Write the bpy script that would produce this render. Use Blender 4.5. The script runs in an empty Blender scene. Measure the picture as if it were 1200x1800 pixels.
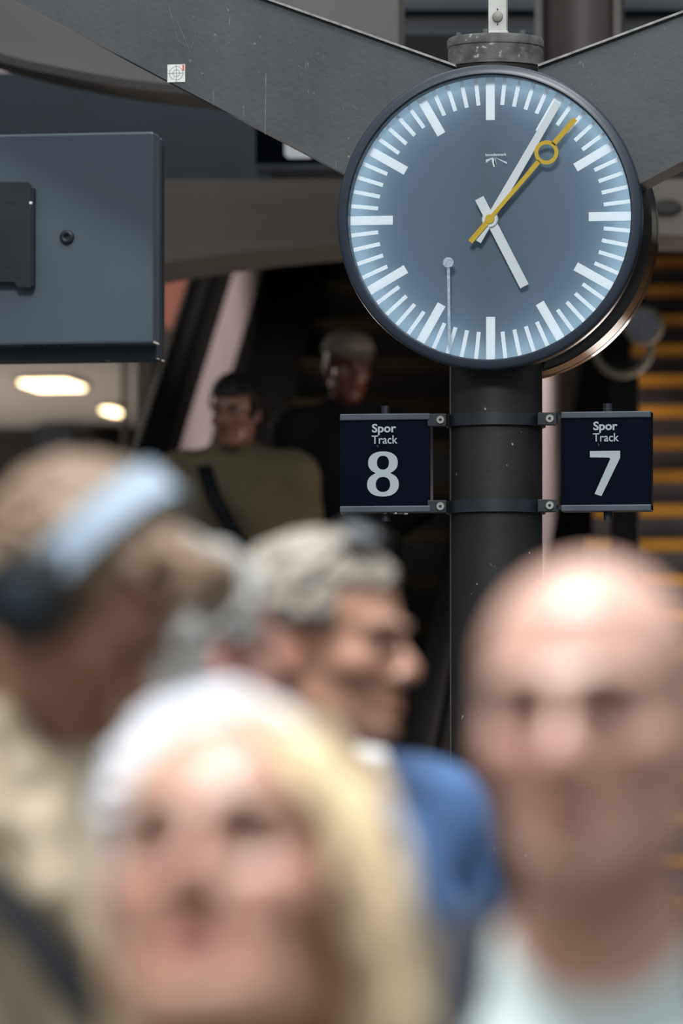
import bpy, math, random
import numpy as np
from mathutils import Vector, Matrix
random.seed(7)
S = bpy.context.scene
COL = S.collection
rad = math.radians

# ------------------------------------------------------------------ camera
F = 9559.0                      # focal length in pixels of the 1200 x 1800 frame
YAW, PITCH = rad(9.3), rad(3.0)
CAM = np.array([0.0, 0.0, 1.55])
cd = bpy.data.cameras.new('camera'); cam = bpy.data.objects.new('camera', cd); COL.objects.link(cam)
cd.sensor_fit = 'VERTICAL'; cd.sensor_height = 36.0; cd.lens = 36.0 * F / 1800.0
cd.clip_end = 300
cam.location = CAM
cam.rotation_euler = (math.pi / 2 + PITCH, 0, YAW)
cd.dof.use_dof = True; cd.dof.focus_distance = 13.0; cd.dof.aperture_fstop = 3.2; cd.dof.aperture_blades = 0
S.camera = cam
FW = np.array([-math.sin(YAW) * math.cos(PITCH), math.cos(YAW) * math.cos(PITCH), math.sin(PITCH)])
RT = np.array([math.cos(YAW), math.sin(YAW), 0.0])
UP = np.cross(RT, FW)
FH = np.array([-math.sin(YAW), math.cos(YAW), 0.0])

# ------------------------------------------------------------------ sky, lights, exposure
w = bpy.data.worlds.new('overcast_sky'); S.world = w; w.use_nodes = True
nt = w.node_tree; nt.nodes.clear()
tc = nt.nodes.new('ShaderNodeTexCoord'); sx = nt.nodes.new('ShaderNodeSeparateXYZ')
rmp = nt.nodes.new('ShaderNodeValToRGB'); bg = nt.nodes.new('ShaderNodeBackground'); wo = nt.nodes.new('ShaderNodeOutputWorld')
mr = nt.nodes.new('ShaderNodeMapRange'); mr.inputs[1].default_value = -1; mr.inputs[2].default_value = 1
nt.links.new(tc.outputs['Generated'], sx.inputs[0]); nt.links.new(sx.outputs['Z'], mr.inputs[0])
nt.links.new(mr.outputs[0], rmp.inputs[0]); nt.links.new(rmp.outputs[0], bg.inputs[0]); nt.links.new(bg.outputs[0], wo.inputs[0])
e = rmp.color_ramp.elements
e[0].position = 0.0; e[0].color = (.05, .05, .05, 1)
e[1].position = 1.0; e[1].color = (1.15, 1.2, 1.22, 1)
for pos, c in ((.49, (.05, .05, .05)), (.56, (.09, .095, .10)), (.66, (.33, .355, .38)), (.80, (.80, .84, .88))):
    n = e.new(pos); n.color = (*c, 1)
bg.inputs[1].default_value = 1.4

def area(name, loc, target, size, power, col=(1, 1, 1)):
    l = bpy.data.lights.new(name, 'AREA'); l.shape = 'DISK'; l.size = size; l.energy = power; l.color = col
    o = bpy.data.objects.new(name, l); COL.objects.link(o); o.location = loc
    o.rotation_euler = (Vector(target) - Vector(loc)).to_track_quat('-Z', 'Y').to_euler()
    return o
area('roof_skylight', (-1.4, 3.0, 8.5), (-.2, 4.8, 1.6), 2.4, 980, (.97, .99, 1.0))
area('clock_fill', (.2, 8.6, 8.6), (-1.6, 13, 2.9), 2.5, 230, (.96, .98, 1.0))  # unseen fill lamp, added to whiten the clock face
S.view_settings.view_transform = 'Standard'; S.view_settings.look = 'None'
S.view_settings.exposure = 0.0; S.view_settings.gamma = 1.0; S.view_settings.use_curve_mapping = False
S.cycles.use_denoising = True
S.cycles.max_bounces = 6

# ------------------------------------------------------------------ placing helpers
def ray(px, py):
    d = FW + RT * (px - 600.0) / F + UP * (900.0 - py) / F
    return d
def at(px, py, depth):           # point at a depth along the camera axis
    return CAM + ray(px, py) * depth
def on(px, py, Y):               # point on the vertical plane y = Y
    d = ray(px, py); return CAM + d * (Y / d[1])

# ------------------------------------------------------------------ materials
def mat(name, col, rough=.5, metal=0.0, var=0.0, vscale=8.0, bump=0.0, bscale=60.0, chips=None, streak=0.0,
        spec=.5, emit=None, estr=1.0, tint=False, coat=0.0, sss=0.0, stretch=(1, 1, 1)):
    m = bpy.data.materials.new(name); m.use_nodes = True
    t = m.node_tree; N = t.nodes; L = t.links
    b = N['Principled BSDF']
    b.inputs['Roughness'].default_value = rough; b.inputs['Metallic'].default_value = metal
    b.inputs['Specular IOR Level'].default_value = spec
    b.inputs['Coat Weight'].default_value = coat; b.inputs['Coat Roughness'].default_value = .15
    b.inputs['Base Color'].default_value = (*col, 1)
    out = None
    tcn = N.new('ShaderNodeTexCoord'); mp = N.new('ShaderNodeMapping'); L.new(tcn.outputs['Object'], mp.inputs[0])
    mp.inputs['Scale'].default_value = stretch
    def noise(scale, detail=4):
        n = N.new('ShaderNodeTexNoise'); n.inputs['Scale'].default_value = scale; n.inputs['Detail'].default_value = detail
        L.new(mp.outputs[0], n.inputs['Vector']); return n
    def mix(a, bcol, fac, mode='MIX'):
        x = N.new('ShaderNodeMix'); x.data_type = 'RGBA'; x.blend_type = mode
        if isinstance(fac, float): x.inputs[0].default_value = fac
        else: L.new(fac, x.inputs[0])
        for k, v in ((6, a), (7, bcol)):
            if isinstance(v, tuple): x.inputs[k].default_value = (*v, 1)
            else: L.new(v, x.inputs[k])
        return x.outputs[2]
    def ramp(src, p0, p1):
        r = N.new('ShaderNodeMapRange'); r.inputs[1].default_value = p0; r.inputs[2].default_value = p1
        L.new(src, r.inputs[0]); return r.outputs[0]
    if tint:
        a = N.new('ShaderNodeAttribute'); a.attribute_name = 'tint'
        out = mix(col, a.outputs['Color'], 1.0, 'MULTIPLY')
    if var > 0:
        n = noise(vscale)
        lo = tuple(c * (1 - var) for c in col); hi = tuple(min(1, c * (1 + var)) for c in col)
        v = mix(lo, hi, ramp(n.outputs[0], .3, .7))
        out = v if out is None else mix(out, v, .5)
    if streak > 0:
        n = N.new('ShaderNodeTexNoise'); n.inputs['Scale'].default_value = 30; n.inputs['Detail'].default_value = 5
        mp2 = N.new('ShaderNodeMapping'); mp2.inputs['Scale'].default_value = (1, 1, .06)
        L.new(tcn.outputs['Object'], mp2.inputs[0]); L.new(mp2.outputs[0], n.inputs['Vector'])
        base = out if out is not None else col
        out = mix(base, tuple(c * .55 for c in col), ramp(n.outputs[0], .5, .5 + .35 / max(streak, .05)))
    if chips:
        n = noise(chips[1], 2); n2 = noise(chips[1] * .21, 2)
        mul = N.new('ShaderNodeMath'); mul.operation = 'MULTIPLY'
        L.new(ramp(n.outputs[0], chips[2], chips[2] + .02), mul.inputs[0]); L.new(ramp(n2.outputs[0], .5, .6), mul.inputs[1])
        out = mix(out if out is not None else col, chips[0], mul.outputs[0])
    if out is not None: L.new(out, b.inputs['Base Color'])
    if bump > 0:
        n = noise(bscale, 5); bp = N.new('ShaderNodeBump'); bp.inputs['Strength'].default_value = bump; bp.inputs['Distance'].default_value = .002
        L.new(n.outputs[0], bp.inputs['Height']); L.new(bp.outputs[0], b.inputs['Normal'])
    if emit:
        b.inputs['Emission Color'].default_value = (*emit, 1); b.inputs['Emission Strength'].default_value = estr
    if sss > 0:
        b.inputs['Subsurface Weight'].default_value = sss; b.inputs['Subsurface Radius'].default_value = (.01, .004, .002)
        b.inputs['Subsurface Scale'].default_value = .5
    return m

def glass_mat(name, tintc=(.97, .99, 1), refl=1.0, rough=.01):
    m = bpy.data.materials.new(name); m.use_nodes = True
    t = m.node_tree; t.nodes.clear()
    o = t.nodes.new('ShaderNodeOutputMaterial'); mx = t.nodes.new('ShaderNodeMixShader')
    tr = t.nodes.new('ShaderNodeBsdfTransparent'); gl = t.nodes.new('ShaderNodeBsdfGlossy'); fr = t.nodes.new('ShaderNodeFresnel')
    tr.inputs[0].default_value = (*tintc, 1); gl.inputs['Roughness'].default_value = rough; fr.inputs[0].default_value = 1.5
    t.links.new(fr.outputs[0], mx.inputs[0]); t.links.new(tr.outputs[0], mx.inputs[1]); t.links.new(gl.outputs[0], mx.inputs[2])
    t.links.new(mx.outputs[0], o.inputs[0]); return m

M = {}
M['arm'] = mat('grey_arm_paint', (.052, .057, .062), .62, var=.16, vscale=5, bump=.5, bscale=70, chips=((.2, .2, .19), 46, .73), streak=.3)
M['post'] = mat('black_post_paint', (.0125, .0118, .0112), .5, spec=.35, var=.35, vscale=6, bump=.35, bscale=40, chips=((.25, .23, .2), 52, .71), streak=.25)
M['cap'] = mat('dusty_cap', (.075, .075, .073), .85, var=.5, vscale=30, bump=.8, bscale=90, chips=((.3, .29, .27), 60, .66))
M['dust'] = mat('dusty_edge', (.26, .26, .25), .9, var=.35, vscale=40, bump=.6, bscale=100)
M['chip'] = mat('worn_paint', (.15, .15, .145), .9, var=.3, vscale=40)
M['white_metal'] = mat('dirty_white_metal', (.46, .46, .43), .6, var=.18, vscale=18, bump=.3)
M['grey_button'] = mat('grey_button', (.22, .21, .19), .5, var=.2)
M['bezel'] = mat('navy_bezel', (.020, .029, .043), .32, var=.08, vscale=10, spec=.5)
M['gloss'] = mat('gloss_black_case', (.010, .010, .011), .16, spec=.5, var=.1, coat=.2)
M['dial'] = mat('blue_grey_dial', (.105, .150, .195), .5, var=.05, vscale=4)
def opal(name, col, through, var):
    m = mat(name, col, .5, var=var, vscale=4); t = m.node_tree; b = t.nodes['Principled BSDF']; o = t.nodes['Material Output']
    tl = t.nodes.new('ShaderNodeBsdfTranslucent'); tl.inputs[0].default_value = (*through, 1); ad = t.nodes.new('ShaderNodeAddShader')
    t.links.new(b.outputs[0], ad.inputs[0]); t.links.new(tl.outputs[0], ad.inputs[1]); t.links.new(ad.outputs[0], o.inputs[0]); return m
M['opal_dial'] = opal('opal_blue_grey_dial', (.088, .122, .156), (.105, .145, .175), .05)
M['opal_mark'] = opal('opal_white_mark', (.93, .94, .94), (.42, .42, .42), .02)
M['case_white'] = mat('white_case_lining', (.85, .87, .88), .6, var=.03)
M['mark'] = mat('white_enamel', (.97, .97, .97), .4, var=.02)
M['yellow'] = mat('yellow_enamel', (.83, .52, .012), .4, var=.05)
M['ringlamp'] = mat('dial_ring_lamp', (.8, .85, .9), .5, emit=(.90, .96, 1), estr=6.5)
M['glass'] = glass_mat('clock_glass')
M['drip'] = mat('dried_drip', (.28, .34, .39), .8, var=.25, vscale=160)
M['navy'] = mat('navy_sign_face', (.0011, .0028, .0085), .4, var=.3, vscale=5, chips=((.2, .2, .2), 60, .74), spec=.05)
M['rail'] = mat('slate_rail', (.05, .062, .078), .4, var=.15, vscale=20, chips=((.25, .25, .22), 70, .72))
M['letter'] = mat('grey_white_vinyl', (.32, .365, .385), .5, var=.05, chips=((.03, .04, .05), 75, .73))
M['clamp'] = mat('dark_slate_clamp', (.010, .014, .020), .42, var=.2, vscale=15, bump=.2)
M['bolt'] = mat('zinc_bolt', (.30, .30, .28), .45, metal=.6, var=.2)
M['dark'] = mat('flat_black', (.006, .006, .006), .6, var=.1)
M['monitor'] = mat('slate_sheet_metal', (.088, .116, .143), .36, metal=.2, var=.06, vscale=3, bump=.03)
M['monitor_side'] = mat('slate_profile', (.045, .062, .082), .35, metal=.3, var=.1)
M['plate'] = mat('dark_steel_plate', (.012, .018, .026), .45, metal=.2, var=.12)
M['paper'] = mat('white_retroreflector', (.62, .64, .62), .6, var=.12, vscale=180)
M['print'] = mat('black_print', (.03, .03, .03), .7, var=.1)
M['red'] = mat('red_print', (.62, .11, .07), .6, var=.1)

# ------------------------------------------------------------------ mesh helpers
class G:
    def __init__(s): s.v = []; s.f = []
    def add(s, vs, fs):
        n = len(s.v); s.v += [tuple(float(c) for c in q) for q in vs]; s.f += [tuple(i + n for i in q) for q in fs]; return s
    def box(s, c, d, R=None):
        c = np.array(c, float); h = np.array(d, float) / 2; vs = []
        for sx in (-1, 1):
            for sy in (-1, 1):
                for sz in (-1, 1):
                    q = np.array([sx, sy, sz]) * h
                    vs.append(c + (R @ q if R is not None else q))
        return s.add(vs, [(0, 1, 3, 2), (4, 6, 7, 5), (0, 4, 5, 1), (2, 3, 7, 6), (0, 2, 6, 4), (1, 5, 7, 3)])
    def prism(s, pts, ext):
        p = [np.array(q, float) for q in pts]; e_ = np.array(ext, float); n = len(p)
        nrm = sum((np.cross(p[i] - p[0], p[i + 1] - p[0]) for i in range(1, n - 1)), np.zeros(3))
        if np.dot(nrm, e_) > 0: p = p[::-1]
        vs = p + [q + e_ for q in p]
        return s.add(vs, [tuple(range(n)), tuple(range(2 * n - 1, n - 1, -1))] + [(i, i + n, (i + 1) % n + n, (i + 1) % n) for i in range(n)])
    def cyl(s, a, b, r1, r2=None, seg=24):
        r2 = r1 if r2 is None else r2
        return s.sweep([a, b], [r1, r2], seg)
    def sweep(s, pts, rs, seg=12, closed=False):
        P = [np.array(p, float) for p in pts]; n = len(P); rs = [rs] * n if np.isscalar(rs) else rs
        prev = None; vs = []
        for i in range(n):
            d = (P[(i + 1) % n] - P[i - 1]) if closed else (P[min(i + 1, n - 1)] - P[max(i - 1, 0)])
            d = d / (np.linalg.norm(d) + 1e-12)
            if prev is None:
                a = np.array([0, 0, 1.]) if abs(d[2]) < .9 else np.array([1., 0, 0])
                u = np.cross(d, a)
            else: u = prev - d * np.dot(prev, d)
            u = u / np.linalg.norm(u); prev = u; v = np.cross(d, u)
            for k in range(seg):
                t = 2 * math.pi * k / seg
                vs.append(P[i] + rs[i] * (math.cos(t) * u + math.sin(t) * v))
        fs = []
        for i in range(n if closed else n - 1):
            j = (i + 1) % n
            for k in range(seg):
                k2 = (k + 1) % seg
                fs.append((i * seg + k, i * seg + k2, j * seg + k2, j * seg + k))
        if not closed:
            fs.append(tuple(range(seg - 1, -1, -1))); fs.append(tuple((n - 1) * seg + k for k in range(seg)))
        return s.add(vs, fs)
    def lathe(s, prof, c, axis='Y', seg=96, closed=False, caps=True):
        # prof: (radius, offset along the axis)
        c = np.array(c, float); vs = []; n = len(prof)
        for r, o in prof:
            for k in range(seg):
                t = 2 * math.pi * k / seg
                if axis == 'Y': vs.append(c + np.array([r * math.cos(t), o, r * math.sin(t)]))
                elif axis == 'Z': vs.append(c + np.array([r * math.cos(t), r * math.sin(t), o]))
                else: vs.append(c + np.array([o, r * math.cos(t), r * math.sin(t)]))
        fs = []
        for i in range(n if closed else n - 1):
            j = (i + 1) % n
            for k in range(seg):
                k2 = (k + 1) % seg
                q = (i * seg + k, i * seg + k2, j * seg + k2, j * seg + k)
                fs.append(q)
        if not closed and caps:
            fs.append(tuple(range(seg - 1, -1, -1))); fs.append(tuple((n - 1) * seg + k for k in range(seg)))
        return s.add(vs, fs)

def mesh_obj(name, me, m, parent=None, base=None):
    o = bpy.data.objects.new(name, me); COL.objects.link(o)
    if m is not None: me.materials.append(m)
    if parent is not None: o.parent = parent
    elif base is not None: o.location = base
    return o
def wloc(o):
    p = np.zeros(3)
    while o is not None: p = p + np.array(o.location); o = o.parent
    return p
def obj(name, g, m, parent=None, base=None, smooth=False, bev=0.0, fix=True):
    if parent is not None: org = wloc(parent)
    else: org = np.array(base, float) if base is not None else np.zeros(3)
    me = bpy.data.meshes.new(name)
    me.from_pydata([tuple(np.array(v) - org) for v in g.v], [], g.f)
    if fix:
        import bmesh
        bm = bmesh.new(); bm.from_mesh(me); bmesh.ops.recalc_face_normals(bm, faces=bm.faces); bm.to_mesh(me); bm.free()
    if smooth:
        me.polygons.foreach_set('use_smooth', [True] * len(me.polygons))
        me.set_sharp_from_angle(angle=rad(40))
    o = mesh_obj(name, me, m, parent, tuple(org) if parent is None else None)
    if bev > 0:
        b = o.modifiers.new('bevel', 'BEVEL'); b.width = bev; b.segments = 2; b.limit_method = 'ANGLE'
    return o
def thing(name, loc, label, cat, group=None):
    o = bpy.data.objects.new(name, None); COL.objects.link(o); o.location = tuple(float(c) for c in loc); o.empty_display_size = .05
    return tag(o, label, cat, group)
def tag(o, label=None, cat=None, group=None, kind=None):
    if label: o['label'] = label
    if cat: o['category'] = cat
    if group: o['group'] = group
    if kind: o['kind'] = kind
    return o
def text_geo(body, size, offset=0.0, depth=.0012, align='LEFT', sx=1.0):
    c = bpy.data.curves.new('lettering', 'FONT'); c.body = body; c.size = size; c.offset = offset; c.extrude = depth / 2; c.align_x = align
    c.resolution_u = 4
    o = bpy.data.objects.new('lettering', c); COL.objects.link(o)
    bpy.context.view_layer.update()
    me = o.to_mesh()
    g = G(); vs = [(v.co.x * sx, v.co.z, v.co.y) for v in me.vertices]      # text x -> x, text y -> z
    fs = [tuple(p.vertices)[::-1] for p in me.polygons]
    g.add(vs, fs); o.to_mesh_clear(); bpy.data.objects.remove(o); bpy.data.curves.remove(c)
    return g
def gmove(g, off, sc=1.0):
    g.v = [(v[0] * sc + off[0], v[1] + off[1], v[2] * sc + off[2]) for v in g.v]; return g
def gextent(g):
    a = np.array(g.v); return a.min(0), a.max(0)

#=====SETTING=====
M['floor'] = mat('platform_asphalt', (.09, .09, .088), .85, var=.25, vscale=3, bump=.4)
M['beam'] = mat('beige_board_concrete', (.155, .134, .114), .8, var=.1, vscale=1.5, stretch=(.15, 1, 9), bump=.2)
M['beam_recess'] = mat('dark_recess', (.02, .018, .016), .7, var=.2)
M['fascia'] = mat('slate_fascia_paint', (.040, .053, .066), .6, var=.1, vscale=2, bump=.1)
M['upper'] = mat('grey_upper_cladding', (.085, .088, .094), .7, var=.12, vscale=1.2, stretch=(.2, 1, 5))
M['arch'] = mat('brown_grey_arch_paint', (.105, .098, .09), .65, var=.18, vscale=2.2, bump=.1, chips=((.03, .03, .03), 14, .68))
M['arch_flange'] = mat('dark_brown_flange', (.02, .016, .013), .6, var=.2)
M['pipe'] = mat('brown_pipe_paint', (.045, .033, .030), .5, var=.2, vscale=4)
M['hall'] = mat('black_hall_lining', (.010, .010, .011), .8, var=.2)
M['hallceil'] = mat('warm_grey_ceiling', (.40, .37, .34), .8, var=.04)
M['salmon'] = mat('salmon_panel', (.55, .20, .14), .7, var=.06)
M['pale'] = mat('pale_pink_plaster', (.62, .52, .50), .8, var=.05)
M['brown'] = mat('dark_brown_timber', (.035, .026, .018), .6, var=.2)
M['steel'] = mat('pinkish_satin_steel', (.62, .53, .52), .5, metal=.0, var=.08, vscale=3)
M['rubber'] = mat('black_handrail_rubber', (.006, .006, .006), .75, var=.1, spec=.25)
M['step'] = mat('grey_step_metal', (.055, .050, .046), .55, metal=.3, var=.2)
M['escnose'] = mat('dull_yellow_step_edge', (.10, .075, .025), .6, var=.3)
M['stair'] = mat('grey_stair_stone', (.10, .09, .09), .7, var=.3, vscale=3)
M['nosing'] = mat('orange_stair_nosing', (.55, .24, .012), .55, var=.2, vscale=5)
M['lamp'] = mat('warm_lamp', (.9, .8, .6), .5, emit=(1, .74, .42), estr=9.0)

def struct(o): o['kind'] = 'structure'; return o
Pc = at(858, 381, 13.0); YC = Pc[1]; K = 13.0 / F * 1.013

# floor of the platform and concourse
struct(obj('floor', G().box((0, 18, -.1), (40, 60, .2)), M['floor'], base=(0, 18, 0)))

# bridge deck across the back: slate fascia, beige arched beam, grey cladding above
YF = 17.5
def rect_on(x0, y0, x1, y1, Y): return [on(x0, y0, Y), on(x1, y0, Y), on(x1, y1, Y), on(x0, y1, Y)]
g = G().prism(rect_on(-900, 128, 452, 316, YF), (0, .25, 0))
struct(obj('trim_1', g, M['fascia'], base=on(-200, 316, YF)))
g = G().prism(rect_on(440, 60, 2400, 316, YF + .35), (0, .25, 0))
struct(obj('trim_2', g, M['hall'], base=on(900, 316, YF + .35)))
pts = [on(x, y, YF - .15) for x, y in ((-900, 315), (2400, 315), (2400, 470), (1700, 432), (1300, 415), (1100, 411), (900, 413), (760, 418), (600, 426), (450, 439), (295, 460), (100, 497), (-200, 570), (-900, 760))]
beam = tag(obj('concrete_beam', G().prism(pts, (0, .55, 0)), M['beam'], base=on(600, 420, YF - .15)), 'beige board-marked arched beam spanning behind the clock', 'beam')
c = on(1172, 363, YF - .17)
g = G().lathe([(.001, -.005), (.042, -.005), (.046, .0), (.046, .02)], c, 'Y', 24); g.v = [(c[0] + (v[0] - c[0]) * 1.05, v[1], c[2] + (v[2] - c[2]) * .5) for v in g.v]
obj('recessed_light', g, M['beam_recess'], beam)
struct(obj('wall_back', G().prism(rect_on(-1800, -1200, 3600, 128, YF + 1.2), (0, .3, 0)), M['upper'], base=on(600, 128, YF + 1.2)))
for j, yy in enumerate((8, 52, 96)):
    struct(obj('trim_%d' % (3 + j), G().prism(rect_on(300, yy, 2400, yy + 9, YF + 1.14), (0, .07, 0)), M['fascia'], base=on(600, yy, YF + 1.14)))
# roof of the stair hall, its side walls and its back wall
struct(obj('ceiling', G().box((-2.5, 29, 7.4), (26, 21.0, .3)), M['hall'], base=(-2.5, 29, 7.4)))
struct(obj('wall_left', G().box((-13, 29, 3.6), (.3, 21, 7.3)), M['hall'], base=(-13, 29, 0)))
struct(obj('wall_right', G().box((5.5, 29, 3.6), (.3, 21, 7.3)), M['hall'], base=(5.5, 29, 0)))
struct(obj('wall_rear', G().box((-4, 39, 3.6), (19, .3, 7.3)), M['hall'], base=(-4, 39, 0)))
g = G().prism([on(-900, 100, 17.9), on(30, 100, 17.9), on(30, 131, 17.9), on(-900, 131, 17.9)], (0, .05, 0))
tag(obj('light_panel', g, M['pale'], base=on(0, 131, 17.9)), 'sliver of pale pink panel above the slate fascia at far left', 'panel')

# arched steel girder upper left
YG = 15.3
top = [(-900, -700), (700, -700)]
low = [(700, 172), (500, 168), (300, 148), (220, 139), (150, 127), (100, 117), (50, 107), (0, 94), (-120, 58), (-300, -10), (-900, -330)]
arch = tag(obj('arched_girder', G().prism([on(x, y, YG) for x, y in top + low], (0, .12, 0)), M['arch'], base=on(100, 100, YG)), 'brown-grey curved steel girder crossing behind the left bracket arm', 'girder')
lo2 = [on(x, y, YG - .10) for x, y in low]; g = G()
for a, b in zip(lo2[:-1], lo2[1:]):
    a2, b2 = a + np.array([0, 0, -.006]), b + np.array([0, 0, -.006])
    g.prism([a, b, b2 + np.array([0, 0, -.018]), a2 + np.array([0, 0, -.018])], (0, .34, 0))
obj('bottom_flange', g, M['arch_flange'], arch)

# brown vertical pipe upper right
a, b = on(1024, 330, 16.6), on(1024, -1200, 16.6)
pipe = tag(obj('steel_column', G().cyl((a[0], 16.6, a[2]), (a[0], 16.6, b[2]), .13, seg=40), M['pipe'], base=a, smooth=True), 'brown round steel column behind the right bracket arm', 'column')
for dx in (-.125, .118):
    obj('guide_strip', G().box((a[0] + dx, 16.52, (a[2] + b[2]) / 2), (.022, .03, b[2] - a[2])), M['arch'], pipe)

# far platform sign half hidden by the left arm
p = on(449, 275, 17.0)
fs = thing('platform_sign', on(530, 298, 17.0), 'dark navy platform sign half hidden behind the left bracket arm', 'sign')
obj('sign_panel', G().prism(rect_on(449, 190, 700, 288, 17.0), (0, .1, 0)), M['navy'], fs)
obj('bottom_rail', G().prism(rect_on(449, 288, 700, 297, 16.98), (0, .13, 0)), M['rail'], fs)
obj('lettering', G().prism([on(500, 240, 16.985), on(546, 240, 16.985), on(546, 278, 16.985), on(506, 278, 16.985), on(500, 272, 16.985)], (0, .01, 0)), M['mark'], fs)
for xx in (470, 690):
    obj('hanger', G().prism(rect_on(xx - 4, 100, xx + 4, 192, 17.03), (0, .04, 0)), M['dark'], fs)

#=====COLUMN WITH CLOCK=====
YP = YC + .18
PX = on(871.5, 800, YP)[0]
base = np.array([PX, YP, 0.0])
col = thing('clock_column', base, 'dark steel column with two spreading bracket arms carrying the round clock', 'column')
R = .112
ztop = on(870, 112, YP)[2]
shaft = obj('shaft', G().cyl((PX, YP, 0), (PX, YP, ztop + .02), R, seg=64), M['post'], col, smooth=True)
zs = on(870, 1474, YP)[2]
obj('weld_seam', G().lathe([(R - .004, -.004), (R + .0016, -.0025), (R + .0016, .0025), (R - .004, .004)], (PX, YP, zs), 'Z', 64), M['post'], shaft)
obj('foot_plate', G().lathe([(.0, 0), (.2, 0), (.2, .018), (.0, .018)], (PX, YP, 0), 'Z', 48), M['post'], col)
zc = on(870, 76, YP)[2]
obj('cap', G().lathe([(R + .003, ztop - .01 - zc), (R + .003, -.014), (R + .005, -.012), (R + .006, .004), (R + .002, .010), (R - .02, .0125), (0, .0135)], (PX, YP, zc), 'Z', 64), M['cap'], col, smooth=True)
for k in range(6):
    t = k * math.pi / 3 + .4
    obj('cap_bolt', G().cyl((PX + .092 * math.cos(t), YP + .092 * math.sin(t), zc + .008), (PX + .092 * math.cos(t), YP + .092 * math.sin(t), zc + .022), .007, seg=8), M['cap'], col)
YA = YC + .088
AD = .145
def arm(poly, topline, name='bracket_arm'):
    ar = obj(name, G().prism([on(x, y, YA) for x, y in poly], (0, AD, 0)), M['arm'], col)
    g = G()
    for (x0, y0), (x1, y1) in zip(topline[:-1], topline[1:]):
        p, q = on(x0, y0, YA - .012), on(x1, y1, YA - .012)
        d = np.array([0, 0, .0055])
        g.prism([p, q, q + d, p + d], (0, AD + .024, 0))
    obj('top_flange', g, M['dust'], ar)
    return ar
larm = arm([(800, 118), (640, 60), (470, 0), (-300, -272), (-700, -400), (-700, -382), (25, 0), (595, 300), (800, 408)],
    [(-300, -272), (470, 0), (640, 60), (800, 117)])
rarm = arm([(945, 112), (945, 400), (1128, 321), (1200, 283), (1900, -86), (1900, -220), (1400, -48), (1200, 22)],
    [(945, 117), (1200, 22), (1400, -48), (1900, -220)])
# scratches and chipped paint on the left arm
rng = random.Random(3)
g = G()
def scratch(g, x0, y0, x1, y1, wpx):
    a, b = on(x0, y0, YA), on(x1, y1, YA); d = b - a; n = np.array([d[2], 0, -d[0]]); n = n / np.linalg.norm(n) * wpx * K / 2
    g.prism([a + n, b + n * .4, b - n * .4, a - n], (0, -.0008, 0))
for q in ((467, 128, 466, 236, 2.2), (428, 186, 428, 208, 2), (404, 32, 403, 44, 2.4), (455, 126, 456, 130, 4), (590, 282, 591, 298, 2), (375, 158, 376, 185, 1.2),
          (297, 12, 312, 70, 1.0), (312, 70, 330, 88, .9), (312, 40, 345, 114, .8), (541, 110, 541, 118, 2), (340, 28, 340, 34, 1.6), (537, 108, 537, 130, 1.0)):
    scratch(g, *q)
for k in range(40):
    x = rng.uniform(330, 640); y = rng.uniform(0, 80) + (x - 330) * .4
    scratch(g, x, y, x + rng.uniform(-1, 1), y + rng.uniform(1, 6), rng.uniform(.8, 1.8))
obj('paint_chips', g, M['chip'], larm)['kind'] = 'stuff'
g = G()
for k in range(16):
    x = rng.uniform(1000, 1195); lo = 112 - (x - 960) * .37; y = lo + rng.uniform(10, 110)
    scratch(g, x, y, x + rng.uniform(-.6, .6), y + rng.uniform(3, 10), rng.uniform(.8, 1.8))
obj('paint_chips', g, M['chip'], rarm)['kind'] = 'stuff'
# paint chips on the shaft
g = G()
for x, y, r in ((800, 1075, 5), (846, 1394, 5), (852, 1452, 5), (924, 1503, 7), (800, 1300, 4), (868, 1492, 5), (793, 960, 3), (930, 972, 3), (846, 925, 2), (945, 1020, 3), (862, 1562, 3), (832, 1430, 3), (840, 1440, 2), (811, 950, 2), (801, 935, 2)):
    t = (x - 871.5) / 82.5; yy = YP - R * math.sqrt(max(0, 1 - t * t)) - .0006
    n_ = 7; pts = []
    for i in range(n_):
        a = 2 * math.pi * i / n_; rr = r * rng.uniform(.35, 1.0)
        pts.append(on(x + rr * .5 * math.cos(a), y + rr * math.sin(a), yy))
    g.prism(pts, (0, .003, 0))
obj('paint_chips', g, M['dust'], shaft)['kind'] = 'stuff'
# white square stub on the cap
stub = obj('white_post', G().box((on(875, 30, YP)[0], YP, zc + .36), (.044, .03, .70)), M['white_metal'], col, bev=.002)
obj('stub_foot', G().box((on(875, 62, YP)[0], YP, zc + .018), (.052, .036, .02)), M['white_metal'], stub, bev=.002)
bp = on(874, 29, YP - .017)
obj('round_button', G().lathe([(.0, -.006), (.009, -.0055), (.0125, -.003), (.0135, .003)], bp, 'Y', 24), M['grey_button'], stub, smooth=True)
for dz in (-.018, .018):
    obj('screw', G().lathe([(.0, -.001), (.0018, -.001), (.002, .002)], bp + np.array([0, 0, dz]), 'Y', 8), M['dark'], stub)

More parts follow.
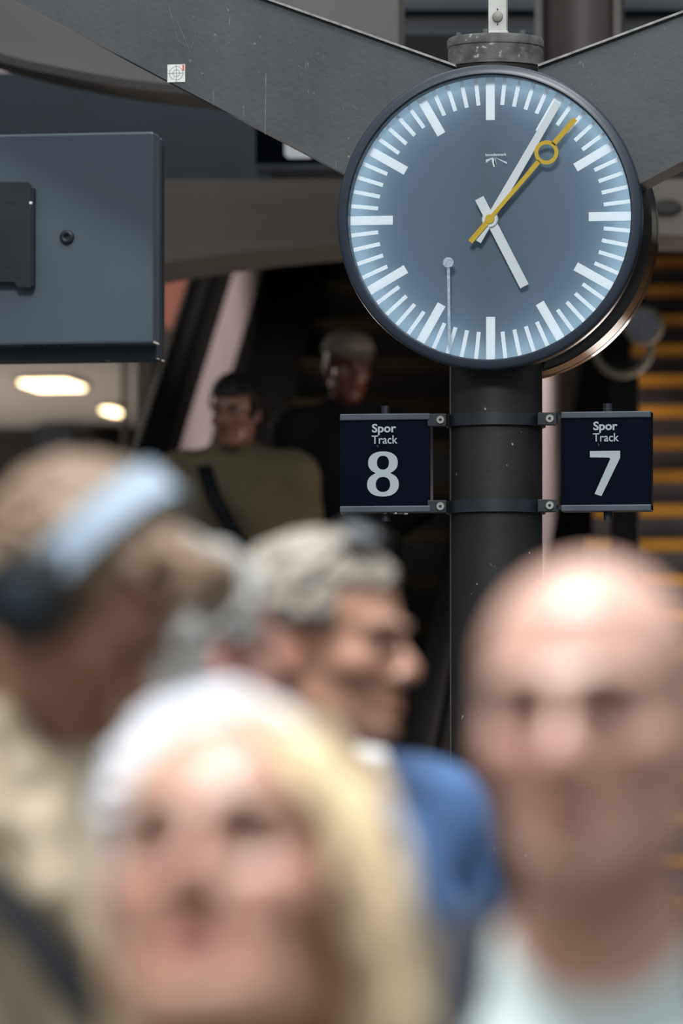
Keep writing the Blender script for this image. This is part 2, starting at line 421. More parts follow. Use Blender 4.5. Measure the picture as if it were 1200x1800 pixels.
# survey target on the left arm
pt = on(310, 129, YA)
st = thing('survey_target', pt, 'small square white reflective survey target stuck on the left bracket arm', 'target')
hs = 15.8 * K
obj('target_plate', G().box(pt + np.array([0, -.0012, 0]), (2 * hs, .0022, 2 * hs)), M['paper'], st)
g = G(); yq = pt[1] - .0024
for r in (12 * K, 6 * K):
    n = 40
    vs = [(pt[0] + rr * math.cos(2 * math.pi * i / n), yq, pt[2] + rr * math.sin(2 * math.pi * i / n)) for rr in (r - .3 * K, r + .3 * K) for i in range(n)]
    g.add(vs, [(i, (i + 1) % n, n + (i + 1) % n, n + i) for i in range(n)])
g.box((pt[0], yq, pt[2]), (2 * hs * .97, .0003, .6 * K)); g.box((pt[0], yq, pt[2]), (.6 * K, .0003, 2 * hs * .97))
obj('crosshair_print', g, M['print'], st)
obj('red_mark', G().box((pt[0] + 12.8 * K, yq, pt[2] + 9.5 * K), (3.6 * K, .0004, 11 * K)), M['red'], st)

# ------------------------------------------------------------------ the clock
ck = thing('station_clock', (Pc[0], YC + .18, Pc[2]), 'large round double-sided station clock with white hands and yellow second hand', 'clock')
RB = 266.5 * K; RD = 247.5 * K
fc = obj('front_case', G().lathe([(RD, .012), (RD + .001, .002), (RD + .004, -.001), (RB - .007, .0), (RB - .0015, .005), (RB, .012), (RB, .052), (RB - .01, .070), (RB - .04, .082), (.02, .082), (.02, .078), (RD, .078)], Pc, 'Y', 160, closed=True), M['bezel'], ck, smooth=True)
obj('dial', G().lathe([(.0002, .040), (RD + .0006, .040)], Pc, 'Y', 128, caps=False), M['opal_dial'], fc)
obj('case_lining', G().lathe([(RD - .0004, .041), (RD - .0004, .0774), (.0002, .0774)], Pc, 'Y', 96, caps=False), M['case_white'], fc)
obj('ring_lamp', G().sweep([(Pc[0] + (RD - .012) * math.cos(t), YC + .069, Pc[2] + (RD - .012) * math.sin(t)) for t in np.linspace(0, 2 * math.pi, 96, endpoint=False)], .005, 10, closed=True), M['ringlamp'], fc)
obj('front_glass', G().lathe([(0, .0065), (RD + .001, .0095), (RD + .001, .0110), (0, .0080)], Pc, 'Y', 128), M['glass'], fc, smooth=True)
# middle neck and rear case (its own dial faces away)
obj('drum', G().lathe([(.30, .082), (.30, .245), (.26, .245), (.26, .082)], Pc, 'Y', 96, closed=True), M['dark'], ck, smooth=True)
RR = .3660
rc = obj('rear_case', G().lathe([(RR - .04, 0.245), (RR - .008, 0.245), (RR, 0.251), (RR, 0.363), (RR - .006, 0.365), (RR - .006, 0.375), (RR, 0.377), (RR, 0.417), (RR - .006, 0.429), (RD, 0.429), (RD, 0.415), (RR - .04, 0.415)], Pc, 'Y', 160, closed=True), M['gloss'], ck, smooth=True)
obj('dial', G().lathe([(0, .403), (RD + .02, .403), (RD + .02, .409), (0, .409)], Pc, 'Y', 96), M['dial'], rc)
yd = YC + .0392
def local_prism(g, pts, y, t=.0014):
    g.prism([(Pc[0] + u * K, y, Pc[2] + v * K) for u, v in pts], (0, t, 0)); return g
CO = (1.0, -3.0)      # hands' centre relative to the case centre, in clock pixels
def bar(ang, r0, r1, w0, w1=None, off=(0, 0)):
    w1 = w0 if w1 is None else w1
    s_, c_ = math.sin(ang), math.cos(ang)
    P = []
    for r, ww in ((r0, -w0), (r1, -w1), (r1, w1), (r0, w0)):
        P.append((off[0] + r * s_ + ww / 2 * c_, off[1] + r * c_ - ww / 2 * s_))
    return P
cache = {}
for k in range(60):
    ang = 2 * math.pi * k / 60
    big = k % 5 == 0
    # one mesh per kind, turned about the dial's centre
    key = 'hour_mark' if big else 'minute_mark'
    if key not in cache:
        gg = G(); r0, r1, ww = (172, 246.5, 15.5) if big else (199, 246.5, 6.8)
        gg.prism([(u * K, 0, v * K) for u, v in bar(0, r0, r1, ww)], (0, .0014, 0))
        me = bpy.data.meshes.new(key); me.from_pydata(gg.v, [], gg.f); me.materials.append(M['opal_mark']); cache[key] = me
    o = bpy.data.objects.new(key, cache[key]); COL.objects.link(o); o.parent = fc
    wf = wloc(fc); o.location = (Pc[0] - wf[0], yd - wf[1] - .0012, Pc[2] - wf[2]); o.rotation_euler = (0, ang, 0)
hh = obj('hour_hand', local_prism(G(), bar(rad(153), -42, 132, 16.5, off=CO), YC + .0205, .0025), M['mark'], ck, bev=.0005)
mh = obj('minute_hand', local_prism(G(), bar(rad(30.6), -44, 234, 15, 13, off=CO), YC + .0165, .0025), M['mark'], ck, bev=.0005)
hc = (Pc[0] + CO[0] * K, YC, Pc[2] + CO[1] * K)
obj('hub', G().lathe([(0, .0145), (.0185, .0145), (.0195, .0165), (.0195, .0395)], hc, 'Y', 32), M['mark'], ck, smooth=True)
sa = rad(41.0)
g = local_prism(G(), bar(sa, -52, 0, 9, off=CO), YC + .0125, .0014)
local_prism(g, bar(sa, 0, 132, 6.5, 8.5, off=CO), YC + .0125, .0014); local_prism(g, bar(sa, 170, 228, 9.0, 9.5, off=CO), YC + .0125, .0014)
rc_ = (Pc[0] + (CO[0] + 151.5 * math.sin(sa)) * K, YC + .0125, Pc[2] + (CO[1] + 151.5 * math.cos(sa)) * K)
g.lathe([(14.2 * K, 0), (21 * K, 0), (21 * K, .0014), (14.2 * K, .0014)], rc_, 'Y', 40, closed=True)
g.lathe([(0, -.0015), (7.5 * K, -.0015), (8.2 * K, 0), (8.2 * K, .003)], (hc[0], YC + .0125, hc[2]), 'Y', 24)
obj('second_hand', g, M['yellow'], ck)
# maker's lettering and ray mark on the dial
g = text_geo('banedanmark', .0105, .0003, .0006); a, b = gextent(g); wd = b[0] - a[0]; sc = 37 * K / wd
g.v = [((v[0] - a[0]) * sc + Pc[0] - 8.5 * K, v[1] + yd - .0006, (v[2] - a[2]) * sc + Pc[2] + 109 * K) for v in g.v]
for P in (((5.5, 107), (-8, 103), (-8, 98.5)), ((5.8, 106.5), (-7.5, 99.5), (-8, 97)), ((6, 105.5), (1.5, 104), (5, 89.5), (8, 89.5)), ((6.5, 107), (6.4, 96), (11, 89.5), (7, 89.5)), ((7, 107), (29, 98), (29, 94.5)), ((7.5, 107), (9, 103), (11, 90), (8.5, 90))):
    g.prism([(Pc[0] + u * K, yd - .0006, Pc[2] + v * K) for u, v in P], (0, .0005, 0))
obj('printed_logo', g, M['mark'], fc)
# dried drip on the glass
g = G(); yg = YC + .0058
n = 20; cx, cz = Pc[0] - 71 * K, Pc[2] - 78 * K
g.prism([(cx + 9.5 * K * math.cos(2 * math.pi * i / n) * (1 + .06 * math.sin(3 * i)), yg, cz + 9 * K * math.sin(2 * math.pi * i / n)) for i in range(n)], (0, .0004, 0))
g.prism([(cx - 2.6 * K, yg + .0012, cz - 8 * K), (cx + 2.8 * K, yg + .0012, cz - 8 * K), (cx + 3.2 * K, yg + .0012, cz - 70 * K), (cx + 4.6 * K, yg + .0012, cz - 153 * K), (cx - .6 * K, yg + .0012, cz - 153 * K), (cx - 1.4 * K, yg + .0012, cz - 70 * K)], (0, .0004, 0))
obj('drip_stain', g, M['drip'], fc)

# ------------------------------------------------------------------ clamps and track signs
YS = YP - .075
def clamp(yc, label, hpx=22):
    ctr = on(871, yc, YP - R); z = ctr[2]; h = hpx * K
    o = thing('pipe_clamp', (PX, YP, z), label, 'clamp')
    Rr = R + .008
    obj('band', G().lathe([(R, -h / 2), (Rr, -h / 2), (Rr, h / 2), (R, h / 2)], (PX, YP, z), 'Z', 64, closed=True), M['clamp'], o, smooth=True)
    for xp in (774, 966):
        p = on(xp, yc + 1, YS)
        dirx = -1 if xp < 871 else 1
        lug = obj('lug', G().box((PX + dirx * (R + .0215), YS + .012, z), (.046, .024, h)), M['clamp'], o, bev=.0015)
        obj('bolt', G().lathe([(.0035, .0), (.0035, -.004), (.009, -.004), (.0105, -.002), (.0105, .002)], (p[0], YS, z), 'Y', 24), M['bolt'], lug, smooth=True)
        obj('bolt_socket', G().lathe([(0, -.001), (.0036, -.001), (.0036, .001)], (p[0], YS, z), 'Y', 12), M['dark'], lug)
    return o
clamp(735, 'dark clamp band around the column, at the track signs\' top edge')
clamp(888, 'dark clamp band around the column, at the track signs\' bottom edge')

def track_sign(x0, x1, y0, y1, digit, label, pinx, dirx):
    Yq = YS; SD = .05
    c = on((x0 + x1) / 2, y1, Yq)
    o = thing('track_sign', (c[0], Yq + SD / 2, c[2]), label, 'sign', None)
    A = on(x0, y0, Yq); B = on(x1, y1, Yq); W = B[0] - A[0]; xm = (A[0] + B[0]) / 2
    obj('sign_face', G().box((xm, Yq + SD / 2, (A[2] + B[2]) / 2), (W, SD - .004, A[2] - B[2] - .004)), M['navy'], o, bev=.001)
    hr = 11.5 * K
    obj('top_rail', G().box((xm, Yq + SD / 2, A[2] - hr / 2), (W, SD + .004, hr)), M['rail'], o, bev=.0025)
    obj('bottom_rail', G().box((xm, Yq + SD / 2, B[2] + hr / 2), (W, SD + .004, hr)), M['rail'], o, bev=.0025)
    for zz, s in ((A[2], 1), (B[2], -1)):
        px_ = on(pinx, 800, Yq + SD / 2)[0]
        obj('mounting_pin', G().cyl((px_, Yq + SD / 2, zz), (px_, Yq + SD / 2, zz + s * .0205), .0108, seg=20), M['clamp'], o, smooth=True)
        # tie strap from the rail to the clamp lug
        xe = B[0] if dirx < 0 else A[0]; xl = PX + (-1 if dirx < 0 else 1) * (R + .03)
        obj('tie_strap', G().box(((xe + xl) / 2, Yq + SD / 2 + .01, zz - s * .012), (abs(xe - xl) + .01, .012, .010)), M['clamp'], o)
    zpx = lambda y: on((x0 + x1) / 2, y, Yq)[2]
    xpx = lambda x: on(x, (y0 + y1) / 2, Yq)[0]
    yl = Yq + .0008
    # lettering
    s0 = x0 - 597 if dirx < 0 else x0 - 986.5
    for body, xa, xb, yb, ycap, off in (('Spor', 653.5, 696, 759.5, 745.5, .0008), ('Track', 653, 698.5, 779.8, 765.5, .00025)):
        g = text_geo(body, .03, off, .0014); a, b = gextent(g)
        if dirx > 0: xa += 389; xb += 389; yb -= 4; ycap -= 4
        base_z = zpx(yb); T = text_geo('T', .03, 0, .0014); ca, cb = gextent(T); capH = cb[2] - ca[2]
        sxx = (xpx(xb) - xpx(xa)) / (b[0] - a[0]); szz = (zpx(ycap) - zpx(yb)) / capH
        g.v = [((v[0] - a[0]) * sxx + xpx(xa), v[1] + yl, v[2] * szz + base_z) for v in g.v]
        obj('lettering', g, M['letter'], o, fix=False)
    g = G()
    if digit == '7':
        P = [(1036.5, 792.5), (1089.5, 792.5), (1089.5, 805), (1056.5, 872), (1044.5, 868), (1072, 807), (1071, 804.5), (1036.5, 803.5)]
        g.prism([(xpx(x), yl - .0007, zpx(y)) for x, y in P], (0, .0014, 0))
    else:
        def half(y, cy, ax, ay, pw=2.25):
            t = 1 - abs((y - cy) / ay) ** pw; return ax * t ** (1 / pw) if t > 0 else -6.0
        def smax(a_, b_, k_=5.0):
            h_ = max(k_ - abs(a_ - b_), 0) / k_; return max(a_, b_) + h_ * h_ * k_ / 4
        ys_ = 833.1 - 39.6 * np.cos(np.linspace(0.02, math.pi - .02, 90))
        pr = [(smax(half(y, 813.3, 26, 19.8), half(y, 851.5, 27.8, 21.2)), y) for y in ys_]
        outline = [(672.8 + x, y) for x, y in pr] + [(672.8 - x, y) for x, y in pr[::-1]]
        holes = []
        for cy, ax, ay in ((813.3, 10.6, 12.2), (851.5, 12.6, 13.2)):
            holes.append([(672.8 + ax * math.copysign(abs(math.cos(t)) ** .9, math.cos(t)), cy + ay * math.copysign(abs(math.sin(t)) ** .9, math.sin(t))) for t in np.linspace(0, 2 * math.pi, 40, endpoint=False)])
        cu = bpy.data.curves.new('digit', 'CURVE'); cu.dimensions = '2D'; cu.fill_mode = 'BOTH'; cu.extrude = .0007
        for L_ in [outline] + holes:
            sp = cu.splines.new('POLY'); sp.points.add(len(L_) - 1); sp.use_cyclic_u = True
            for q_, (x, y) in zip(sp.points, L_): q_.co = (xpx(x) - xm, zpx(y) - A[2], 0, 1)
        co = bpy.data.objects.new('digit', cu); COL.objects.link(co); bpy.context.view_layer.update(); me_ = co.to_mesh()
        g.add([(v.co.x + xm, yl - v.co.z, v.co.y + A[2]) for v in me_.vertices], [tuple(q_.vertices) for q_ in me_.polygons])
        co.to_mesh_clear(); bpy.data.objects.remove(co); bpy.data.curves.remove(cu)
    obj('track_number', g, M['letter'], o)
    return o
track_sign(597, 756, 728, 900, '8', 'navy square sign reading Spor Track 8, clamped left of the column', 678, -1)
track_sign(985.5, 1144, 724, 898, '7', 'navy square sign reading Spor Track 7, clamped right of the column', 1068, 1)
# dirt hanging below the track 8 sign
g = G()
for k in range(26):
    x = rng.uniform(662, 720) if k > 6 else rng.uniform(600, 606); p = on(x, 900 + rng.uniform(0, 3.2), YS + rng.uniform(.0, .04)); g.box(p, (rng.uniform(.003, .009), .004, rng.uniform(.002, .006)))
tag(obj('cobweb_dirt', g, M['dust'], base=on(690, 901, YS)), 'grey cobwebby dirt clinging under the Track 8 sign', 'dirt', kind='stuff')

#=====MONITOR=====
YM = at(130, 430, 14.0)[1]
mon = thing('display_monitor', on(-150, 637, YM + .1), 'slate grey display screen seen from its back, upper left', 'monitor')
XL = on(-560, 400, YM)[0]
A, B = on(270, 231, YM), on(270, 603, YM)
def quadbox(x0, x1, z0, z1, y0, y1): return G().box(((x0 + x1) / 2, (y0 + y1) / 2, (z0 + z1) / 2), (x1 - x0, y1 - y0, z1 - z0))
cov = obj('back_cover', quadbox(XL, A[0], B[2], A[2], YM, YM + .085), M['monitor'], mon, bev=.006)
sr = on(289, 245, YM + .165); sb = on(280, 638, YM + .165)
bz = obj('screen_frame', quadbox(XL - .02, sr[0], sb[2] + .002, on(270, 246, YM + .165)[2], YM + .13, YM + .175), M['monitor_side'], mon, bev=.004)
obj('frame_step', quadbox(XL - .01, on(278, 400, YM + .1)[0], sb[2] + .004, on(275, 240, YM + .1)[2], YM + .083, YM + .13), M['monitor_side'], mon, bev=.003)
obj('screen', quadbox(XL, sr[0] - .015, sb[2] + .02, sr[2] - .015, YM + .172, YM + .178), M['dark'], mon)
for k in range(2):
    obj('edge_groove', quadbox(sr[0] - .006, sr[0] + .0015, sb[2] + .01, sr[2] - .02, YM + .137 + .013 * k, YM + .142 + .013 * k), M['dark'], bz)
g = G()
for k in range(7):
    p = on(45 + 12.5 * k, 608.5, YM + .02); g.box((p[0], YM + .03, B[2] - .0005), (.013, .02, .002))
obj('vent', g, M['dark'], cov)['kind'] = 'stuff'
p = on(190, 622, YM + .1)
obj('screw', G().cyl((p[0], YM + .1, sb[2] + .006), (p[0], YM + .1, sb[2] + .001), .008, seg=16), M['bolt'], mon)
p = on(118, 417, YM)
kb = obj('knob', G().lathe([(.0065, .002), (.0065, -.010), (.0115, -.012), (.017, -.010), (.019, -.004), (.019, .002)], (p[0], YM, p[2]), 'Y', 40), M['plate'], mon, smooth=True)
obj('knob_hole', G().lathe([(0, -.0035), (.0066, -.0035), (.0066, .001)], (p[0], YM, p[2]), 'Y', 24), M['dark'], kb)
# wall bracket plate
q0, q1 = on(-110, 319, YM - .035), on(55, 500, YM - .035)
P = [(-110, 320), (51, 320), (55, 324), (55, 506), (32, 506), (24, 496), (-110, 496)]
pl = obj('bracket_plate', G().prism([on(x, y, YM - .035) for x, y in P], (0, .005, 0)), M['plate'], mon, bev=.001)
obj('bracket_flange', quadbox(q1[0] - .005, q1[0] + .004, q1[2] - .004, on(55, 330, YM - .035)[2], YM - .032, YM), M['plate'], mon)
for x, y in ((31, 335), (12.5, 354), (24, 354), (12.5, 466), (24, 466), (31, 484.5), (-40, 354), (-40, 466)):
    p = on(x, y, YM - .035)
    obj('bolt_hole', G().lathe([(0, -.0006), (.0068, -.0006), (.0072, .0), (.0072, .003)], p, 'Y', 16), M['dark'], pl)
p = on(54, 357, YM - .034)
obj('screw', G().lathe([(0, -.004), (.003, -.004), (.0045, .0)], p, 'Y', 12), M['mark'], pl)
px0 = on(-330, 400, YM - .12)[0]
obj('arm_bracket', quadbox(px0, q0[0] + .12, on(0, 440, YM)[2] - .03, on(0, 380, YM)[2], YM - .14, YM - .036), M['plate'], mon)
obj('pole', G().cyl((px0, YM - .1, 0), (px0, YM - .1, 3.6), .06, seg=32), M['post'], mon, smooth=True)

#=====ESCALATOR AND STAIRS=====
TH = rad(2.0); SL = math.tan(rad(30)); YE = 17.68
def er(xl, Y, z):     # escalator frame: xl is the offset across, Y the distance along, origin on the camera line at depth ~20
    o = at(552, 900, 20.0)
    v = np.array([xl, Y - 20.0, 0.0])
    c_, s_ = math.cos(TH), math.sin(TH)
    return np.array([o[0] + c_ * v[0] - s_ * v[1], o[1] + s_ * v[0] + c_ * v[1], z])
zl = lambda Y: max(0.0, (Y - YE) * SL)
esc = thing('escalator', er(0, 17.2, 0), 'dark escalator with pale steel balustrades behind the clock column', 'escalator')
SM = None
for k in range(24):
    Y0 = YE + .1 + k * .35; z1 = (k + 1) * .202
    g = G()
    pts = [er(-.52, Y0, z1 - .202), er(-.52, Y0 + .36, z1 - .21), er(-.52, Y0 + .36, z1), er(-.52, Y0, z1)]
    w_ = er(.52, Y0, 0) - er(-.52, Y0, 0)
    st_ = obj('step', G().prism(pts, w_), M['step'], esc)
    a = er(-.5, Y0 - .006, z1 - .045); g = G()
    p4 = [er(-.5, Y0 - .006, z1 - .05), er(.5, Y0 - .006, z1 - .05), er(.5, Y0 - .006, z1 + .003), er(-.5, Y0 - .006, z1 + .003)]
    obj('step_edge', G().prism(p4, er(0, Y0 + .05, 0) - er(0, Y0 - .006, 0)), M['escnose'], st_)
Ys = np.array([16.9, 17.4, 17.9, 18.5, 20, 22, 24, 26])
Yr = np.array([21.1, 22, 24, 26]); Yl = np.array([16.9, 17.4, 17.9, 18.5, 20, 21.09])
def strip(x0, x1, h0, h1, Ylist=Ys):
    g = G(); prof = []
    for Y in Ylist:
        zb = zl(Y)
        prof.append([er(x0, Y, zb + h0), er(x1, Y, zb + h0), er(x1, Y, zb + h1), er(x0, Y, zb + h1)])
    vs = [p for q in prof for p in q]; fs = []
    for i in range(len(prof) - 1):
        for k in range(4): fs.append((i * 4 + k, i * 4 + (k + 1) % 4, i * 4 + 4 + (k + 1) % 4, i * 4 + 4 + k))
    fs += [(3, 2, 1, 0), tuple(len(vs) - 4 + k for k in range(4))]
    return g.add(vs, fs)
obj('skirt_deck', strip(-.75, -.50, -.1, .16), M['rubber'], esc)
for sgn in (-1, 1):
    sh_ = -.19 if sgn < 0 else -.10
    a, b = sorted((sgn * .54, sgn * .68))
    bal = obj('balustrade', strip(a + sh_, b + sh_, -.1, .30), M['rubber'], esc)
    a2, b2 = sorted((sgn * .56, sgn * .66))
    obj('steel_panel', strip(a2 + sh_, b2 + sh_, .30, .74, Ys if sgn < 0 else Yr), M['steel'], bal)
    if sgn > 0: obj('lower_panel', strip(a2 + sh_, b2 + sh_, .30, .74, Yl), M['rubber'], bal)
    a3, b3 = sorted((sgn * .545, sgn * .675))
    obj('upper_panel', strip(a3 + sh_, b3 + sh_, .74, .92), M['rubber'], bal)
    g = G(); g.sweep([er(sgn * .61 + sh_, Y, zl(Y) + .97) for Y in Ys], .045, 12)
    obj('handrail', g, M['rubber'], bal, smooth=True)
    g = G()
    a4, b4 = sorted((sgn * .68, sgn * .73))
    obj('outer_cladding', strip(a4 + sh_, b4 + sh_, -.3, .62, Ys if sgn < 0 else Yr), M['steel' if sgn > 0 else 'rubber'], bal)

# stone stairs right of the escalator
sx0 = er(.64, 16.9, 0)[0] + .09
stc = thing('staircase', (sx0 + 1.4, 16.4, 0), 'stone staircase with orange nosings rising right of the column', 'stairs')
for k in range(1, 36):
    Y0 = 16.3 + .28 * k; z = .15 * k
    xa = sx0
    o = obj('stair_step', G().box((xa + 1.4, Y0 + .16, z / 2), (2.8, .32, z)), M['stair'], stc)
    obj('nosing', G().box((xa + 1.4, Y0 + .02, z - .022), (2.79, .06, .05)), M['nosing'], o)

# handrail newel with ring beside the stairs
nz = on(1094, 610, 19.5)
nw = thing('stair_newel', (nz[0], 19.56, 1.65), 'beige ring-shaped handrail end with pale blue disc at the stairs', 'handrail')
obj('newel_post', G().box((nz[0], 19.56, (nz[2] - .05 + 1.655) / 2), (.10, .06, nz[2] - .05 - 1.655)), M['rubber'], nw)
M['ring'] = mat('beige_ring', (.16, .14, .10), .5, var=.15)
M['disc'] = mat('pale_blue_disc', (.20, .21, .26), .5, var=.25, vscale=20)
rr = 50 * 19.5 / F
obj('ring_handrail', G().sweep([(nz[0] + rr * math.cos(t), 19.5, nz[2] + rr * math.sin(t)) for t in np.linspace(0, 2 * math.pi, 40, endpoint=False)], .015, 12, closed=True), M['ring'], nw, smooth=True)
p = on(1130, 572, 19.46)
dk = obj('disc_housing', G().lathe([(0, -.012), (.066, -.012), (.072, 0), (.072, .03), (0, .03)], p, 'Y', 32), M['ring'], nw, smooth=True)
obj('disc_face', G().lathe([(0, -.016), (.054, -.016), (.054, -.01)], p, 'Y', 32), M['disc'], dk)

def fill_light(name, loc, energy, col, size):  # point lamp without a fixture, added as fill
    l = bpy.data.lights.new(name, 'POINT'); l.energy = energy; l.color = col; l.shadow_soft_size = size
    o = bpy.data.objects.new(name, l); COL.objects.link(o); o.location = tuple(loc)
q = on(1500, 1040, 19.6); fill_light('stair_foot_fill', q, 42, (1, .9, .84), .3)  # added fill out of frame, brightens lower stairs and cladding
q = er(1.75, 22.2, 5.0); l = bpy.data.lights.new('cladding_fill', 'SPOT'); l.energy = 330; l.color = (1, .88, .84); l.spot_size = rad(48); l.spot_blend = .6; l.shadow_soft_size = .25  # unseen spot added only to brighten the right cladding
o = bpy.data.objects.new('cladding_fill', l); COL.objects.link(o); o.location = tuple(q); o.rotation_euler = (Vector(er(.6, 22.0, 3.0)) - Vector(q)).to_track_quat('-Z', 'Y').to_euler()
q = on(1300, 100, 22.0); l = bpy.data.lights.new('balustrade_fill', 'SPOT'); l.energy = 170; l.color = (1, .88, .84); l.spot_size = rad(52); l.spot_blend = .8; l.shadow_soft_size = .3  # unseen spot added to brighten the left balustrade panel
o = bpy.data.objects.new('balustrade_fill', l); COL.objects.link(o); o.location = tuple(q); o.rotation_euler = (Vector(er(-.85, 22.6, 3.4)) - Vector(q)).to_track_quat('-Z', 'Y').to_euler()
q = on(-420, 420, 23.5); fill_light('concourse_fill', q, 150, (1, .9, .82), .5)  # added fill out of frame for the salmon panel
#=====LEFT CONCOURSE=====
z39 = 3.92
struct(obj('ceiling_concourse', G().box((-8.3, 32, z39 + .1), (6.6, 7.4, .2)), M['hallceil'], base=(-8.3, 32, z39)))
def ceil_lamp(px, py, wx, wy, label):
    Y = 1; d = ray(px, py); t = (z39 - CAM[2]) / d[2]; q = CAM + d * t
    o = thing('ceiling_lamp', (q[0], q[1], z39), label, 'lamp', 'warm ceiling lamps in the left concourse')
    obj('lamp_frame', G().box((q[0], q[1], z39 - .012), (wx + .05, wy + .1, .024)), M['hallceil'], o, bev=.004)
    obj('diffuser', G().box((q[0], q[1], z39 - .03), (wx, wy, .02)), M['lamp'], o, bev=.006)
    l = bpy.data.lights.new('lamp_light', 'AREA'); l.shape = 'RECTANGLE'; l.size = wx; l.size_y = wy; l.energy = 14; l.color = (1, .8, .55)
    lo = bpy.data.objects.new('lamp_light', l); COL.objects.link(lo); lo.location = (q[0], q[1], z39 - .045)
ceil_lamp(92, 668, .27, .50, 'wide warm ceiling lamp under the monitor, nearer of two')
ceil_lamp(197, 715, .065, .34, 'small warm ceiling lamp further back, beside the brown pillar')
l = bpy.data.lights.new('ceiling_fill', 'POINT'); l.energy = 600; l.color = (1, .9, .8); l.shadow_soft_size = .6  # unseen low lamp added to brighten the concourse ceiling
lo = bpy.data.objects.new('ceiling_fill', l); COL.objects.link(lo); lo.location = (-9.5, 30.5, .8)
struct(obj('wall_concourse', G().prism([on(-600, 738, 34.0), on(330, 738, 34.0), on(330, 2200, 34.0), on(-600, 2200, 34.0)], (0, .2, 0)), M['hall'], base=on(0, 738, 34)))
def simple(name, poly, Y, t, m, label, cat):
    pts = [on(x, y, Y) for x, y in poly]
    return tag(obj(name, G().prism(pts, (0, t, 0)), M[m], base=pts[-1]), label, cat)
zf = lambda px, Y: (1.55 * F / Y) + 1402      # row of the floor at distance Y
simple('brown_pillar', [(238, 560), (270, 560), (266, zf(0, 27)), (240, zf(0, 27))], 27, .2, 'brown', 'dark brown pillar below the monitor\'s right end', 'pillar')
simple('pale_post', [(213, 560), (222, 560), (222, zf(0, 27.5)), (213, zf(0, 27.5))], 27.5, .06, 'arch', 'thin grey-brown post left of the brown pillar', 'post')
simple('salmon_poster', [(270, -330), (590, -330), (375, 440), (350, 592), (270, 592)], 26, .05, 'salmon', 'salmon red panel beside the escalator, right of the monitor', 'panel')
simple('brown_lintel', [(200, 566), (345, 584), (352, 640), (200, 612)], 25.8, .1, 'arch_flange', 'dark brown lintel under the salmon red panel', 'beam')
M['blue_door'] = mat('dull_blue_panel', (.012, .018, .03), .5, var=.2)
simple('blue_panel', [(62, 745), (128, 745), (128, zf(0, 33.5)), (62, zf(0, 33.5))], 33.5, .1, 'blue_door', 'dull blue door panel far back at left', 'door')
#=====PEOPLE=====
# signed-distance bodies, meshed with surface nets: every figure is one continuous surface
def surface_nets(Fd, xs, ys, zs):
    ins = Fd < 0
    def cor(a, i, j, k): return a[i:i + a.shape[0] - 1, j:j + a.shape[1] - 1, k:k + a.shape[2] - 1]
    cnt = np.zeros(tuple(n - 1 for n in Fd.shape), np.int8)
    for i in (0, 1):
        for j in (0, 1):
            for k in (0, 1): cnt += cor(ins, i, j, k)
    I, J, Kk = np.nonzero((cnt > 0) & (cnt < 8)); n = len(I)
    idx = -np.ones(cnt.shape, np.int32); idx[I, J, Kk] = np.arange(n)
    acc = np.zeros((n, 3)); c = np.zeros(n)
    edges = []
    for i in (0, 1):
        for j in (0, 1): edges += [((0, i, j), (1, i, j)), ((i, 0, j), (i, 1, j)), ((i, j, 0), (i, j, 1))]
    for a, b in edges:
        fa = Fd[I + a[0], J + a[1], Kk + a[2]]; fb = Fd[I + b[0], J + b[1], Kk + b[2]]
        m = (fa < 0) != (fb < 0); t = np.where(m, fa / np.where(m, fa - fb, 1), 0)
        for ax, (g_, q) in enumerate(((xs, I), (ys, J), (zs, Kk))):
            acc[:, ax] += m * (g_[q + a[ax]] * (1 - t) + g_[q + b[ax]] * t)
        c += m
    V = acc / c[:, None]
    Q = []
    def emit(a, b, quad, flip):
        q = np.stack(quad, 1); q[flip] = q[flip][:, ::-1]; Q.append(q)
    d = ins[:-1, 1:-1, 1:-1] != ins[1:, 1:-1, 1:-1]; i, j, k = np.nonzero(d); j = j + 1; k = k + 1
    emit(0, 0, (idx[i, j - 1, k - 1], idx[i, j, k - 1], idx[i, j, k], idx[i, j - 1, k]), ~ins[i, j, k])
    d = ins[1:-1, :-1, 1:-1] != ins[1:-1, 1:, 1:-1]; i, j, k = np.nonzero(d); i = i + 1; k = k + 1
    emit(0, 0, (idx[i - 1, j, k - 1], idx[i - 1, j, k], idx[i, j, k], idx[i, j, k - 1]), ~ins[i, j, k])
    d = ins[1:-1, 1:-1, :-1] != ins[1:-1, 1:-1, 1:]; i, j, k = np.nonzero(d); i = i + 1; j = j + 1
    emit(0, 0, (idx[i - 1, j - 1, k], idx[i, j - 1, k], idx[i, j, k], idx[i - 1, j, k]), ~ins[i, j, k])
    return V, np.concatenate(Q)

def axis(lo, hi, fines, fine, coarse):
    out = [lo]
    while out[-1] < hi:
        x = out[-1]; st = coarse
        for a, b in fines:
            if a - coarse < x < b: st = fine
        out.append(x + st)
    return np.array(out)

